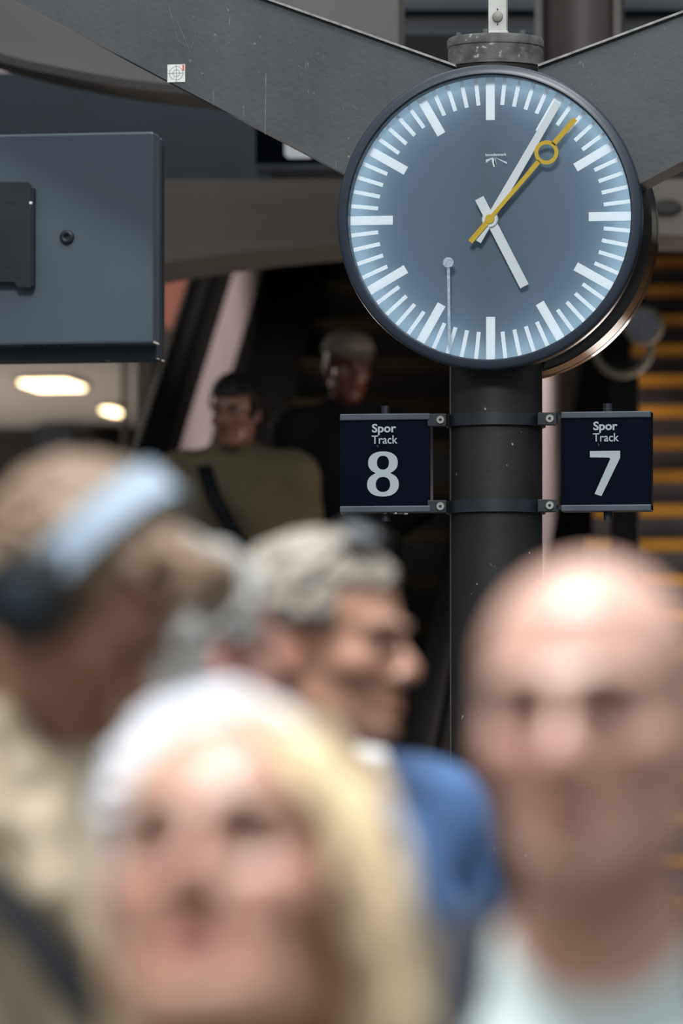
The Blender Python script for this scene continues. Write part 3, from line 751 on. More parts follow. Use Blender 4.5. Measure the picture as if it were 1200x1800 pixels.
class Field:
    def __init__(s, lo, hi, fines, fine=.004, coarse=.012):
        s.xs = axis(lo[0], hi[0], fines[0], fine, coarse); s.ys = axis(lo[1], hi[1], fines[1], fine, coarse); s.zs = axis(lo[2], hi[2], fines[2], fine, coarse)
        s.F = np.full((len(s.xs), len(s.ys), len(s.zs)), .5, np.float32)
    def apply(s, lo, hi, fn, k, op):
        m = k + .026
        r = []
        for ax, l, h in ((s.xs, lo[0], hi[0]), (s.ys, lo[1], hi[1]), (s.zs, lo[2], hi[2])):
            r.append((max(0, np.searchsorted(ax, l - m) - 1), min(len(ax), np.searchsorted(ax, h + m) + 1)))
        if any(b - a < 1 for a, b in r): return
        sl = tuple(slice(a, b) for a, b in r)
        X = s.xs[sl[0]][:, None, None]; Y = s.ys[sl[1]][None, :, None]; Z = s.zs[sl[2]][None, None, :]
        d = fn(X, Y, Z).astype(np.float32); A = s.F[sl]
        if op == 'add':
            h = np.maximum(k - np.abs(A - d), 0); s.F[sl] = np.minimum(A, d) - (h * h / (4 * k) if k > 0 else 0)
        elif op == 'sub':
            d = -d; h = np.maximum(k - np.abs(A - d), 0); s.F[sl] = np.maximum(A, d) + (h * h / (4 * k) if k > 0 else 0)
        elif op == 'and':
            s.F[sl] = np.maximum(A, d)
    def ell(s, c, r, R=None, k=.02, op='add'):
        c = np.array(c, float); r = np.array(r, float); R = np.eye(3) if R is None else R
        h = np.sqrt(((R * r) ** 2).sum(1))
        def fn(X, Y, Z):
            x, y, z = X - c[0], Y - c[1], Z - c[2]
            a = (R[0, 0] * x + R[1, 0] * y + R[2, 0] * z) / r[0]; b = (R[0, 1] * x + R[1, 1] * y + R[2, 1] * z) / r[1]; q = (R[0, 2] * x + R[1, 2] * y + R[2, 2] * z) / r[2]
            k0 = np.sqrt(a * a + b * b + q * q) + 1e-6; k1 = np.sqrt((a / r[0]) ** 2 + (b / r[1]) ** 2 + (q / r[2]) ** 2) + 1e-6
            return k0 * (k0 - 1) / k1
        s.apply(c - h, c + h, fn, k, op)
    def cone(s, a, b, r1, r2=None, k=.02, op='add', flat=None):
        a = np.array(a, float); b = np.array(b, float); r2 = r1 if r2 is None else r2; ba = b - a; L2 = float(ba @ ba) + 1e-9
        # flat = (unit direction, factor): thins the capsule along that direction
        def fn(X, Y, Z):
            x, y, z = X - a[0], Y - a[1], Z - a[2]
            h = np.clip((x * ba[0] + y * ba[1] + z * ba[2]) / L2, 0, 1)
            dx, dy, dz = x - h * ba[0], y - h * ba[1], z - h * ba[2]
            d2 = dx * dx + dy * dy + dz * dz
            if flat is not None:
                n, q = flat; e_ = dx * n[0] + dy * n[1] + dz * n[2]; d2 = d2 + e_ * e_ * (q * q - 1)
                return (np.sqrt(d2) - (r1 + (r2 - r1) * h)) / (1 + .35 * (q - 1))
            return np.sqrt(d2) - (r1 + (r2 - r1) * h)
        rm = max(r1, r2)
        s.apply(np.minimum(a, b) - rm, np.maximum(a, b) + rm, fn, k, op)
    def chain(s, pts, rs, k=.012, op='add'):
        for i in range(len(pts) - 1): s.cone(pts[i], pts[i + 1], rs[i], rs[i + 1], k, op)
    def mesh(s, name):
        Fd = s.F; Fd[0] = Fd[-1] = .1; Fd[:, 0] = Fd[:, -1] = .1; Fd[:, :, 0] = Fd[:, :, -1] = .1
        V, Q = surface_nets(Fd, s.xs, s.ys, s.zs)
        me = bpy.data.meshes.new(name)
        me.vertices.add(len(V)); me.vertices.foreach_set('co', V.astype(np.float32).ravel())
        me.loops.add(Q.size); me.loops.foreach_set('vertex_index', Q.astype(np.int32).ravel())
        me.polygons.add(len(Q)); me.polygons.foreach_set('loop_start', np.arange(0, Q.size, 4, dtype=np.int32))
        me.polygons.foreach_set('use_smooth', np.ones(len(Q), bool))
        me.update(calc_edges=True); me.validate()
        return me, V

def rot(yaw, pitch=0.0, roll=0.0):
    # columns: lateral (own right), forward, up. yaw turns about z; pitch > 0 looks up; roll > 0 tilts to own right
    cy, sy = math.cos(yaw), math.sin(yaw); Rz = np.array([[cy, -sy, 0], [sy, cy, 0], [0, 0, 1]])
    cp, sp = math.cos(pitch), math.sin(pitch); Rx = np.array([[1, 0, 0], [0, cp, -sp], [0, sp, cp]])
    cr, sr_ = math.cos(roll), math.sin(roll); Ry = np.array([[cr, 0, sr_], [0, 1, 0], [-sr_, 0, cr]])
    return Rz @ Rx @ Ry
def facing(phi):   # phi: 0 looks into the camera, +90 looks to picture right, 180 away
    d = -FH * math.cos(rad(phi)) + RT * math.sin(rad(phi)); return math.atan2(-d[0], d[1])

M['hairs'] = {}
def hair_mat(name, c, var=.35): return mat(name, c, .55, var=var, vscale=55, bump=.6, bscale=140, spec=.4)

class Person:
    def __init__(s, label, px, py, depth, body, head, size=1.0, zfloor=0.0, nb=(0, -.035, -.185), skin=(.52, .30, .22), sh=.175, fine=.004, bulk=1.0,
                 group=None, lips=(.75, .5, .5), stubble=0.0, arms=None, flush=1.0, female=False, socket_shade=.22):
        s.size = size; s.sh = sh; s.fine = fine; s.bulk = bulk; s.female = female
        s.hc = at(px, py, depth); s.byaw = facing(body); s.RB = rot(s.byaw)
        s.RH = rot(facing(head[0]), rad(head[1]), rad(head[2]))
        nbw = s.hc + s.RB @ (np.array(nb) * size)
        s.base = np.array([nbw[0], nbw[1], zfloor]) + s.RB @ np.array([0, .0, 0]); s.z0 = zfloor
        s.nb = nbw
        s.arms = arms or {}
        s.skel()
        f = s.field(fine)
        s.body_prims(f, 0.0); s.head_prims(f)
        me, V = f.mesh('person')
        # skin colouring: lips, cheeks, stubble, plus painted shade in the eye sockets
        P = (V - s.hc) @ s.RH / size
        T = np.ones((len(V), 4), np.float32)
        def blob(c, r): return np.exp(-(((P - np.array(c)) / np.array(r)) ** 2).sum(1))
        a = np.clip(blob((0, .097, -.067), (.027, .03, .010)) * 1.3, 0, 1)[:, None]
        T[:, :3] = T[:, :3] * (1 - a) + a * np.array(lips)
        b = (blob((.045, .07, -.025), (.025, .03, .022)) + blob((-.045, .07, -.025), (.025, .03, .022)) + 1.1 * blob((0, .118, -.028), (.016, .02, .018)) + blob((.08, -.012, 0), (.02, .03, .04)) + blob((-.08, -.012, 0), (.02, .03, .04)))[:, None]
        T[:, :3] *= 1 - np.clip(b, 0, 1) * np.array([.02, .16, .14]) * flush
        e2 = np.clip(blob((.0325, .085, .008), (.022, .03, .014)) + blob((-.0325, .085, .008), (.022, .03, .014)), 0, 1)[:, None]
        T[:, :3] *= 1 - np.clip(e2 * socket_shade * np.array([.9, 1.15, 1.1]), 0, .8)  # shade under the brows, painted into the skin colour
        if stubble > 0:
            sb = np.clip(blob((0, .07, -.09), (.06, .07, .035)) + .6 * blob((0, .1, -.05), (.03, .02, .01)), 0, 1)[:, None]
            T[:, :3] *= 1 - sb * stubble * np.array([.35, .3, .25])
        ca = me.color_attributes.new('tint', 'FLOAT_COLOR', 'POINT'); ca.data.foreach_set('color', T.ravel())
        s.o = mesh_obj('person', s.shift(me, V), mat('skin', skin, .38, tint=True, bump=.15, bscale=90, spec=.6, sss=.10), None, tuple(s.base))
        tag(s.o, label, 'person', group)
        for sg in (-1, 1):
            e_ = obj('eye', G().lathe([(.0118 * math.sin(t), -.0118 * math.cos(t)) for t in np.linspace(.02, math.pi - .02, 12)], (0, 0, 0), 'Y', 20), EYE, s.o, smooth=True)
            s.place(e_, (sg * .0325, .0758, .005))
            ig = G().lathe([(0, .0124), (.003, .0124), (.0056, .0112), (.0056, .0095), (0, .0095)], (0, 0, 0), 'Y', 18)
            me2 = bpy.data.meshes.new('iris'); me2.from_pydata(ig.v, [], ig.f); mesh_obj('iris', me2, IRIS, e_)
    def place(s, o, loc):
        w_ = s.hc + s.RH @ (np.array(loc) * s.size)
        o.data.transform(Matrix.Translation(Vector(s.base)))     # undo the offset baked by obj()
        o.location = tuple(w_ - s.base); o.rotation_euler = Matrix(s.RH.tolist()).to_euler(); o.scale = (s.size,) * 3
    def shift(s, me, V):
        me.vertices.foreach_set('co', (V - s.base).astype(np.float32).ravel()); me.update(); return me
    def H(s, p): return s.hc + s.RH @ (np.array(p, float) * s.size)
    def B(s, p): return s.nb + s.RB @ (np.array(p, float) * s.size)
    def skel(s):
        sz, sh = s.size, s.sh
        hipz = min(.92 * sz, s.nb[2] - s.z0 - .50 * sz) + s.z0 - s.nb[2]; hipz /= sz
        s.J = {}
        kz = (hipz * sz + s.nb[2] - s.z0) * .53 / sz; z0 = (s.z0 - s.nb[2]) / sz
        for sg, nm in ((-1, 'l'), (1, 'r')):
            J = {}
            J['sh'] = s.B((sg * sh, -.012, -.062))
            a = s.arms.get(nm, {})
            J['el'] = s.B(a.get('el', (sg * (sh + .055), -.045, -.36)))
            J['wr'] = s.B(a.get('wr', (sg * (sh + .045), .06, -.59)))
            J['hd'] = J['wr'] + (J['wr'] - J['el']) / np.linalg.norm(J['wr'] - J['el']) * .05 * sz
            J['hip'] = s.B((sg * .088, .01, hipz)); J['kn'] = s.B((sg * .096, .025, z0 + kz)); J['an'] = s.B((sg * .10, -.02, z0 + .085))
            J['toe'] = s.B((sg * .115, .145, z0 + .033)); J['heel'] = s.B((sg * .10, -.055, z0 + .04))
            s.J[nm] = J
        s.hipz = hipz; s.zb = z0
    def field(s, fine, coarse=.014, hands=True):
        pts = np.array([s.hc] + [v for J in s.J.values() for v in J.values()] + [s.nb])
        lo, hi = pts.min(0) - .22, pts.max(0) + .22; lo[2] = s.z0 - .03; hi[2] = s.hc[2] + .2 * s.size
        fx = [[(s.hc[i] - .13 * s.size, s.hc[i] + .13 * s.size)] for i in range(2)]; fz = [(s.hc[2] - .145 * s.size, s.hc[2] + .15 * s.size)]
        if hands:
            for J in s.J.values():
                for i in range(2): fx[i].append((J['hd'][i] - .075, J['hd'][i] + .075))
                fz.append((J['hd'][2] - .13, J['hd'][2] + .07))
        return Field(lo, hi, (fx[0], fx[1], fz), fine, coarse)
    def body_prims(s, f, d, torso=True, arms=True, legs=True, k=.03, bust=False):
        z, b = s.size, s.bulk; RB = s.RB; E = lambda c, r: f.ell(s.B(c), np.array(r) * z * np.array([b, b, 1]) + d, RB, .05 * z)
        w = s.sh / .175
        if torso:
            E((0, .012, -.20), (.158 * w, .112, .19)); E((0, .005, -.40), (.140 * w, .104, .19))
            E((0, .0, s.hipz + .03), (.165, .118, .13))
            if s.female:
                for sg in (-1, 1): E((sg * .075, .085, -.24), (.062, .06, .06))
            f.cone(s.B((0, -.02, -.055)), s.B((0, .01, -.17)), .062 * z + d, .09 * z + d, .05)
            for J in s.J.values():
                f.cone(s.B((0, -.025, .01)), J['sh'], .042 * z + d, .05 * z + d, .05)
                f.cone(J['sh'], s.B((0, .0, -.16)), .055 * z + d, .09 * z + d, .05)
        if arms:
            for sg, J in ((-1, s.J['l']), (1, s.J['r'])):
                f.cone(J['sh'], J['el'], .052 * z * b + d, .040 * z + d, .035); f.cone(J['el'], J['wr'], .041 * z + d, .028 * z + d, .02)
                if d == 0: s.hand(f, J, sg)
        if legs:
            for J in s.J.values():
                f.cone(J['hip'], J['kn'], .083 * z * b + d, .055 * z + d, .03); f.cone(J['kn'], J['an'], .054 * z + d, .038 * z + d, .02)
                if d == 0: f.cone(J['heel'], J['toe'], .036, .028, .03)
    def hand(s, f, J, sg):
        z = s.size; d = J['wr'] - J['el']; d = d / np.linalg.norm(d)
        fwd = s.RB[:, 1]; fwd = fwd - d * (fwd @ d); fwd /= np.linalg.norm(fwd); inn = np.cross(d, fwd); inn = inn if inn @ (s.RB[:, 0] * -sg) > 0 else -inn
        W = J['wr']
        f.cone(W, W + d * .03 * z, .026 * z, .028 * z, .01)
        f.cone(W + d * .035 * z + fwd * .018 * z, W + d * .085 * z + fwd * .022 * z, .016 * z, .013 * z, .02); f.cone(W + d * .035 * z - fwd * .016 * z, W + d * .08 * z - fwd * .024 * z, .016 * z, .012 * z, .02)
        for i, (o_, L) in enumerate(((.031, .068), (.0105, .078), (-.0105, .073), (-.030, .056))):
            p0 = W + d * .082 * z + fwd * o_ * z; p1 = p0 + (d * .6 + inn * .12) * L * .8 * z + fwd * o_ * .12; p2 = p1 + (d * .45 + inn * .35) * L * .7 * z
            f.cone(p0, p1, .0085 * z, .0078 * z, .004); f.cone(p1, p2, .0078 * z, .0066 * z, .004)
        t0 = W + d * .03 * z + fwd * .024 * z; t1 = t0 + (d * .6 + fwd * .6 + inn * .35) * .04 * z; t2 = t1 + (d * .85 + fwd * .2 + inn * .3) * .032 * z
        f.cone(t0, t1, .0125 * z, .0095 * z, .008); f.cone(t1, t2, .0095 * z, .0075 * z, .004)
    def head_prims(s, f):
        z = s.size; R = s.RH
        E = lambda c, r, k=.02, op='add', RR=None: f.ell(s.H(c), np.array(r) * z, R if RR is None else R @ RR, k * z, op)
        C = lambda a, b, r1, r2=None, k=.015, op='add': f.cone(s.H(a), s.H(b), r1 * z, (r1 if r2 is None else r2) * z, k * z, op)
        E((0, -.016, .034), (.075, .097, .090)); E((0, .028, .045), (.066, .062, .062), .03)
        E((0, .030, -.030), (.060, .062, .082), .03); E((0, .034, -.07), (.047, .05, .042), .02)
        for sg in (-1, 1):
            C((sg * .054, -.005, -.062), (sg * .018, .068, -.098), .015, .014, .025)
            E((sg * .043, .060, -.020), (.024, .022, .02), .025)
            C((sg * .044, .078, .027), (sg * .012, .093, .024), .010, .0115, .014)
        E((0, .078, -.098), (.02, .017, .018), .02)
        C((0, .088, .016), (0, .113, -.024), .009, .0125, .012)
        E((0, .112, -.030), (.0135, .013, .011), .008)
        for sg in (-1, 1):
            E((sg * .0325, .098, .006), (.022, .024, .0145), .012, 'sub')
            E((sg * .0325, .0745, .005), (.0145, .0145, .0135), .004)           # lids
            E((sg * .0325, .0905, .0045), (.0115, .008, .0042), .003, 'sub')    # opening
            E((sg * .0135, .103, -.034), (.0085, .011, .0085), .008)
            E((sg * .0065, .113, -.0425), (.0042, .006, .004), .003, 'sub')
        C((-.026, .079, -.0655), (0, .0965, -.0605), .0050, .0075, .008); C((.026, .079, -.0655), (0, .0965, -.0605), .0050, .0075, .008)
        C((-.023, .079, -.0705), (0, .0945, -.0745), .0050, .0082, .008); C((.023, .079, -.0705), (0, .0945, -.0745), .0050, .0082, .008)
        C((-.027, .086, -.0675), (0, .1055, -.0672), .0022, .0026, .003, 'sub'); C((.027, .086, -.0675), (0, .1055, -.0672), .0022, .0026, .003, 'sub')
        for sg in (-1, 1):
            t = sg * .35; RE = np.array([[math.cos(t), -math.sin(t), 0], [math.sin(t), math.cos(t), 0], [0, 0, 1]])
            tt = -.18; RX = np.array([[1, 0, 0], [0, math.cos(tt), -math.sin(tt)], [0, math.sin(tt), math.cos(tt)]])
            E((sg * .079, -.014, -.004), (.0085, .019, .031), .006, 'add', RE @ RX)
            E((sg * .0875, -.009, .003), (.006, .010, .017), .005, 'sub', RE @ RX)
            C((sg * .083, -.026, .016), (sg * .080, -.004, .024), .0045, .0045, .004); C((sg * .083, -.026, .016), (sg * .081, -.02, -.02), .0045, .005, .004)
            E((sg * .075, -.006, -.030), (.007, .009, .009), .006)
        f.cone(s.H((0, -.022, -.035)), s.B((0, -.012, -.03)), .054 * z * (0.5 + .5 * s.bulk), .06 * z, .03)
        f.cone(s.B((0, -.012, -.03)), s.B((0, -.01, -.08)), .06 * z, .07 * z, .03)
    def child(s, f, name, m, parent=None):
        me, V = f.mesh(name); p = parent or s.o
        s.shift(me, V); o = mesh_obj(name, me, m, p); return o
    def headfield(s, lo=(-.17, -.2, -.2), hi=(.17, .17, .2), fine=None):
        c = np.array([s.H((x, y, z)) for x in (lo[0], hi[0]) for y in (lo[1], hi[1]) for z in (lo[2], hi[2])])
        a, b = c.min(0), c.max(0); return Field(a, b, ([(-99, 99)],) * 3, fine or s.fine, .01)
    def garment(s, name, m, d=.016, legs=False, arms=True, cut=None, coarse=.011, extra=None, sleeve=1.0, parent=None):
        f = s.field(.008, coarse, hands=False)
        s.body_prims(f, d, legs=legs, arms=False)
        if arms:
            for J in s.J.values():
                f.cone(J['sh'], J['el'], .056 * s.size * s.bulk + d, .046 * s.size + d, .035)
                we = J['el'] + (J['wr'] - J['el']) * sleeve
                if sleeve > 0: f.cone(J['el'], we, .046 * s.size + d, .036 * s.size + d, .02)
        if extra: extra(f)
        if cut: cut(f)
        return s.child(f, name, m, parent)
    def trousers(s, m):
        f = s.field(.03, .016, hands=False); z = s.size
        f.ell(s.B((0, 0, s.hipz + .04)), np.array((.172, .125, .12)) * z + .008, s.RB, .04)
        for J in s.J.values():
            f.cone(J['hip'], J['kn'], .09 * z, .068 * z, .03); f.cone(J['kn'], J['an'] + np.array([0, 0, -.02]), .066 * z, .06 * z, .02)
        return s.child(f, 'trousers', m)
    def shoes(s, m):
        for J in s.J.values():
            lo = np.minimum(J['heel'], J['toe']) - .09; hi = np.maximum(J['heel'], J['toe']) + .12; lo[2] = s.z0 - .02
            f = Field(lo, hi, ([(-99, 99)],) * 3, .009, .009)
            f.cone(J['heel'], J['toe'], .048, .042, .02); f.cone(J['heel'] + np.array([0, 0, .02]), J['an'], .046, .05, .02)
            zc_ = s.z0 + .002
            f.apply(lo, hi, lambda X, Y, Z: (zc_ - Z) + 0 * X + 0 * Y, .0, 'and')
            s.child(f, 'shoe', m)
    def brows(s, m, th=.0042):
        for sg in (-1, 1):
            g = G(); P = [s.H((sg * x, y, z)) for x, y, z in ((.012, .1035, .0240), (.026, .1005, .030), (.041, .0905, .0285), (.052, .0785, .022))]
            g.sweep(P, [th * s.size, th * 1.15 * s.size, th * .95 * s.size, th * .5 * s.size], 8)
            obj('eyebrow', g, m, s.o, smooth=True)
    def hair_cap(s, f, th=.012, low=-.055, front=.085, side=.0):
        z = s.size; R = s.RH
        f.ell(s.H((0, -.018, .036)), (np.array((.075, .097, .090)) + th) * z, R, .01); f.ell(s.H((0, .026, .047)), (np.array((.066, .062, .062)) + th) * z, R, .03)
        f.ell(s.H((0, -.055, -.02)), (np.array((.062, .05, .06)) + th * .6) * z, R, .03)
        n = R
        def below(zcut, ycut, slope):
            def fn(X, Y, Z):
                x, y, q = X - s.hc[0], Y - s.hc[1], Z - s.hc[2]
                yl = n[0, 1] * x + n[1, 1] * y + n[2, 1] * q; zl_ = n[0, 2] * x + n[1, 2] * y + n[2, 2] * q
                return (zcut + slope * np.maximum(yl - ycut, 0) ** .8 - zl_)
            return fn
        return below
    def cut_fn(s, f, expr, k=.006):
        # expr(xl, yl, zl) > 0 removes, head-local metres
        n = s.RH; lo = np.array([f.xs[0], f.ys[0], f.zs[0]]); hi = np.array([f.xs[-1], f.ys[-1], f.zs[-1]])
        def fn(X, Y, Z):
            x, y, q = X - s.hc[0], Y - s.hc[1], Z - s.hc[2]
            L = [(n[0, i] * x + n[1, i] * y + n[2, i] * q) / s.size for i in range(3)]
            return expr(*L)
        f.apply(lo, hi, fn, 0.0, 'and')
    def locks(s, f, n, rng_, L=(.03, .05), r=.007, zmin=.0, flow=(0, 1, .2), wav=.006, ymax=.085, lift=.004, th=.01, keep=None):
        for i in range(n):
            for _ in range(30):
                d = np.array([rng_.gauss(0, 1), rng_.gauss(0, 1), rng_.gauss(0, 1)]); d /= np.linalg.norm(d)
                p = np.array((0, -.012, .036)) + d * (np.array((.075, .097, .09)) + th)
                if p[2] > zmin + max(0, p[1]) * .75 and p[1] < ymax and (keep is None or keep(p)): break
            nrm = d / np.array((.075, .1, .09)); nrm /= np.linalg.norm(nrm)
            fl = np.array(flow) + np.array([rng_.uniform(-.35, .35) for _ in range(3)]); fl = fl - nrm * (fl @ nrm); fl /= np.linalg.norm(fl) + 1e-6
            sd = np.cross(fl, nrm); l = rng_.uniform(*L); ph = rng_.uniform(0, 6)
            pts = []; m_ = 4
            for j in range(m_ + 1):
                t = j / m_
                q = p + fl * l * t + nrm * (lift * math.sin(t * 2.6) - .5 * (l * t) ** 2 / .09) + sd * wav * math.sin(ph + t * 5)
                pts.append(s.H(q))
            rr_ = rng_.uniform(.7, 1.2) * r * s.size
            f.chain(pts, [rr_ * .8, rr_, rr_, rr_ * .75, rr_ * .35], .004)
EYE = mat('eye_white', (.50, .47, .45), .2, var=.03); IRIS = mat('dark_iris', (.03, .035, .04), .15, var=.2)
def cloth(name, c, rough=.85, var=.12, vscale=14, **kw): return mat(name, c, rough, var=var, vscale=vscale, bump=.35, bscale=220, spec=.25, **kw)
DARK_TR = cloth('dark_trousers', (.018, .02, .026)); SHOE = mat('black_shoe', (.012, .012, .012), .5, var=.2)
def folds(p, f, specs, r=.012, k=.02):
    for a, b in specs: f.cone(p.B(a), p.B(b), r * p.size, r * .6 * p.size, k)
def surf_strap(name, pts, wd, th, m, parent, nrm):
    # flat strap through world points; nrm gives the outward direction at each
    g = G(); vs = []; P = [np.array(q, float) for q in pts]
    for i, q in enumerate(P):
        t = P[min(i + 1, len(P) - 1)] - P[max(i - 1, 0)]; t /= np.linalg.norm(t); n = np.array(nrm[i], float); n -= t * (n @ t); n /= np.linalg.norm(n); s_ = np.cross(t, n)
        vs += [q - s_ * wd / 2, q + s_ * wd / 2, q + s_ * wd / 2 + n * th, q - s_ * wd / 2 + n * th]
    fs = [(0, 1, 2, 3)]
    for i in range(len(P) - 1):
        for k in range(4): fs.append((i * 4 + k, i * 4 + (k + 1) % 4, i * 4 + 4 + (k + 1) % 4, i * 4 + 4 + k))
    b = 4 * (len(P) - 1); fs.append((b + 3, b + 2, b + 1, b)); g.add(vs, fs)
    return obj(name, g, m, parent, smooth=True)
def body_cut(p, f, expr):
    n = p.RB; lo = np.array([f.xs[0], f.ys[0], f.zs[0]]); hi = np.array([f.xs[-1], f.ys[-1], f.zs[-1]])
    def fn(X, Y, Z):
        x, y, q = X - p.nb[0], Y - p.nb[1], Z - p.nb[2]
        return expr(*[(n[0, i] * x + n[1, i] * y + n[2, i] * q) / p.size for i in range(3)])
    f.apply(lo, hi, fn, 0.0, 'and')
def collar(p, f, r=.078, z=-.035, t=.014, open_=.5, drop=.03, h=0.0):
    # a collar ring round the neck, open at the front by open_ radians each side
    n = 18; P = []
    for i in range(n + 1):
        a = -math.pi + open_ + (2 * math.pi - 2 * open_) * i / n     # 0 = back
        fr = (1 - math.cos(a)) / 2
        P.append(p.B((r * math.sin(a), -.012 - r * math.cos(a) * .95, z - drop * fr)))
    for i in range(n): f.cone(P[i], P[i + 1], t, t, .006)
    if h > 0:
        for i in range(n): f.cone(P[i] + np.array([0, 0, h]), P[i + 1] + np.array([0, 0, h]), t * .7, t * .7, .015)

# ---- bald man, front right
p = Person('bald clean-shaven man in a pale mint T-shirt under a charcoal jacket, front right', 1042, 1284, 4.08, -8, (-15, 4, 2), size=1.05, skin=(.58, .335, .255), stubble=.5, socket_shade=.55, nb=(0, -.045, -.175), bulk=1.08, sh=.19, lips=(.80, .55, .55))
p.brows(hair_mat('brow_brown', (.12, .075, .05)), .0046)
f = p.headfield(); p.hair_cap(f, .0022)
p.cut_fn(f, lambda x, y, z: np.maximum(np.maximum(.035 - .12 * 0 - np.abs(x) - .0, z - .03 + .25 * np.maximum(y, 0)) * 1.0, np.maximum(y - .035, -.07 - z)))
p.child(f, 'cropped_hair', hair_mat('cropped_brown', (.20, .13, .09)))
def ex(f): collar(p, f, .068, -.045, .008, .0, .028); folds(p, f, [((-.05, .11, -.12), (-.12, .09, -.3)), ((.04, .12, -.14), (.1, .1, -.32))], .008)
p.garment('tee_shirt', cloth('mint_tee', (.50, .58, .57)), .008, sleeve=0.0, extra=ex, cut=lambda f: body_cut(p, f, lambda x, y, z: z - .05 + .65 * np.maximum(y + .02, 0) + 0 * x))
def ex2(f): collar(p, f, .092, -.055, .012, .75, .03)
p.garment('jacket', cloth('charcoal_jacket', (.022, .024, .032)), .024, extra=ex2, cut=lambda f: body_cut(p, f, lambda x, y, z: np.maximum(np.minimum(y - .0, .075 + .28 * np.maximum(-z, 0) - np.abs(x)), z - .05)))
p.trousers(DARK_TR); p.shoes(SHOE)

# ---- blonde woman, front centre-left, looking up
p = Person('woman with a chin-length blonde bob looking upward, front centre-left', 416, 1604, 3.72, -5, (-15, 27, 4), size=1.085, socket_shade=.5, skin=(.47, .25, .165), nb=(0, -.05, -.18), sh=.155, female=True, lips=(.85, .42, .45), flush=1.2)
p.brows(hair_mat('brow_sand', (.14, .09, .07)), .0048)
bl = hair_mat('blonde', (.68, .53, .315), .3)
f = p.headfield(lo=(-.19, -.2, -.24)); z_ = p.size
p.hair_cap(f, .003)
R_ = p.RH
for yy in (-.07, -.045, -.02, .0):      # her own left side hangs full to the jaw
    f.chain([p.H((-.050, yy + .02, .105)), p.H((-.078, yy + .012, .05)), p.H((-.089, yy, -.01)), p.H((-.092, yy - .02, -.07)), p.H((-.084, yy - .045, -.14))], [.014, .018, .021, .022, .014], .015)
for yy in (-.08, -.055, -.035):               # the right side is swept behind the ear
    f.chain([p.H((.050, yy + .02, .105)), p.H((.074, yy + .012, .05)), p.H((.080, yy, -.02)), p.H((.078, yy - .02, -.08)), p.H((.070, yy - .03, -.13))], [.010, .013, .015, .015, .010], .015)
f.ell(p.H((0, -.085, -.05)), (.080, .045, .09), R_, .03)
for i in range(8):                            # fringe swept over from the parting on her right
    t = i / 7
    f.chain([p.H((.022 - .005 * t, .022 + .022 * t, .121 - .008 * t)), p.H((-.012, .046 + .020 * t, .114 - .016 * t)), p.H((-.050, .048 + .016 * t, .088 - .022 * t)), p.H((-.078, .032 + .008 * t, .035 - .02 * t)), p.H((-.092, .008, -.05))], [.005, .008, .011, .013, .010], .006)
for i in range(5):                            # the lowest strands lie across the temple
    t = i / 4
    f.chain([p.H((.012, .040 + .022 * t, .115 - .010 * t)), p.H((-.028, .066 + .012 * t, .098 - .016 * t)), p.H((-.058, .064 + .008 * t, .062 - .022 * t)), p.H((-.080, .042 + .006 * t, .020 - .024 * t)), p.H((-.090, .012, -.05))], [.005, .008, .010, .011, .010], .006)
for i in range(3):
    t = i / 2
    f.chain([p.H((.030, .012 + .02 * t, .126 - .006 * t)), p.H((.058, .030 + .010 * t, .096 - .01 * t)), p.H((.076, .004, .04)), p.H((.082, -.03, -.03))], [.005, .007, .008, .008], .006)
rl = random.Random(5)
for i in range(60):
    sg = rl.choice((-1, -1, 1)); a = rl.uniform(-1.9, .1 if sg < 0 else -.5); y0 = .10 * math.sin(a); x0 = sg * (.102 if sg < 0 else .088) * math.cos(a * .75)
    f.chain([p.H((x0 * .8, y0 * .8, .09)), p.H((x0, y0, .03)), p.H((x0 * 1.03, y0 - .015, -.05)), p.H((x0 * .95, y0 - .045, -.125 + rl.uniform(-.03, .02)))], [.005, .006, .006, .004], .004)
p.cut_fn(f, lambda x, y, z: np.minimum(np.minimum(y - .030, .078 - np.abs(x)), (.116 - 1.45 * np.maximum(-x - .010, 0) - .35 * np.maximum(x - .02, 0)) - z))
p.child(f, 'hair', bl)
def ex(f): collar(p, f, .07, -.04, .010, .0, .02)
p.garment('blouse', cloth('dark_blouse', (.045, .03, .035)), .012, extra=ex, cut=lambda f: body_cut(p, f, lambda x, y, z: z + .02 + 0 * x + 0 * y))
p.trousers(DARK_TR); p.shoes(SHOE)

# ---- white-haired person behind her
p = Person('person with bright white hair, mostly hidden behind the blonde woman', 388, 1518, 4.62, 150, (150, 0, 5), size=1.0, skin=(.58, .36, .28), nb=(0, -.04, -.185), sh=.15)
wh = hair_mat('white_hair', (.60, .61, .66), .1)
p.brows(wh, .004)
f = p.headfield(); p.hair_cap(f, .016)
p.locks(f, 170, random.Random(9), (.035, .06), .0075, -.02, (.5, .5, .1), .005, .1, .006, .014)
p.cut_fn(f, lambda x, y, z: np.maximum(np.minimum(np.minimum(y - .035, .09 - np.abs(x)), .085 - z), -.085 - z))
p.child(f, 'hair', wh)
p.garment('jacket', cloth('pale_grey_jacket', (.40, .39, .37)), .018, extra=lambda f: collar(p, f, .074, -.03, .012, .4, .02, .015), cut=lambda f: body_cut(p, f, lambda x, y, z: z + .0 * x + .0 * y - .02))
p.trousers(DARK_TR); p.shoes(SHOE)

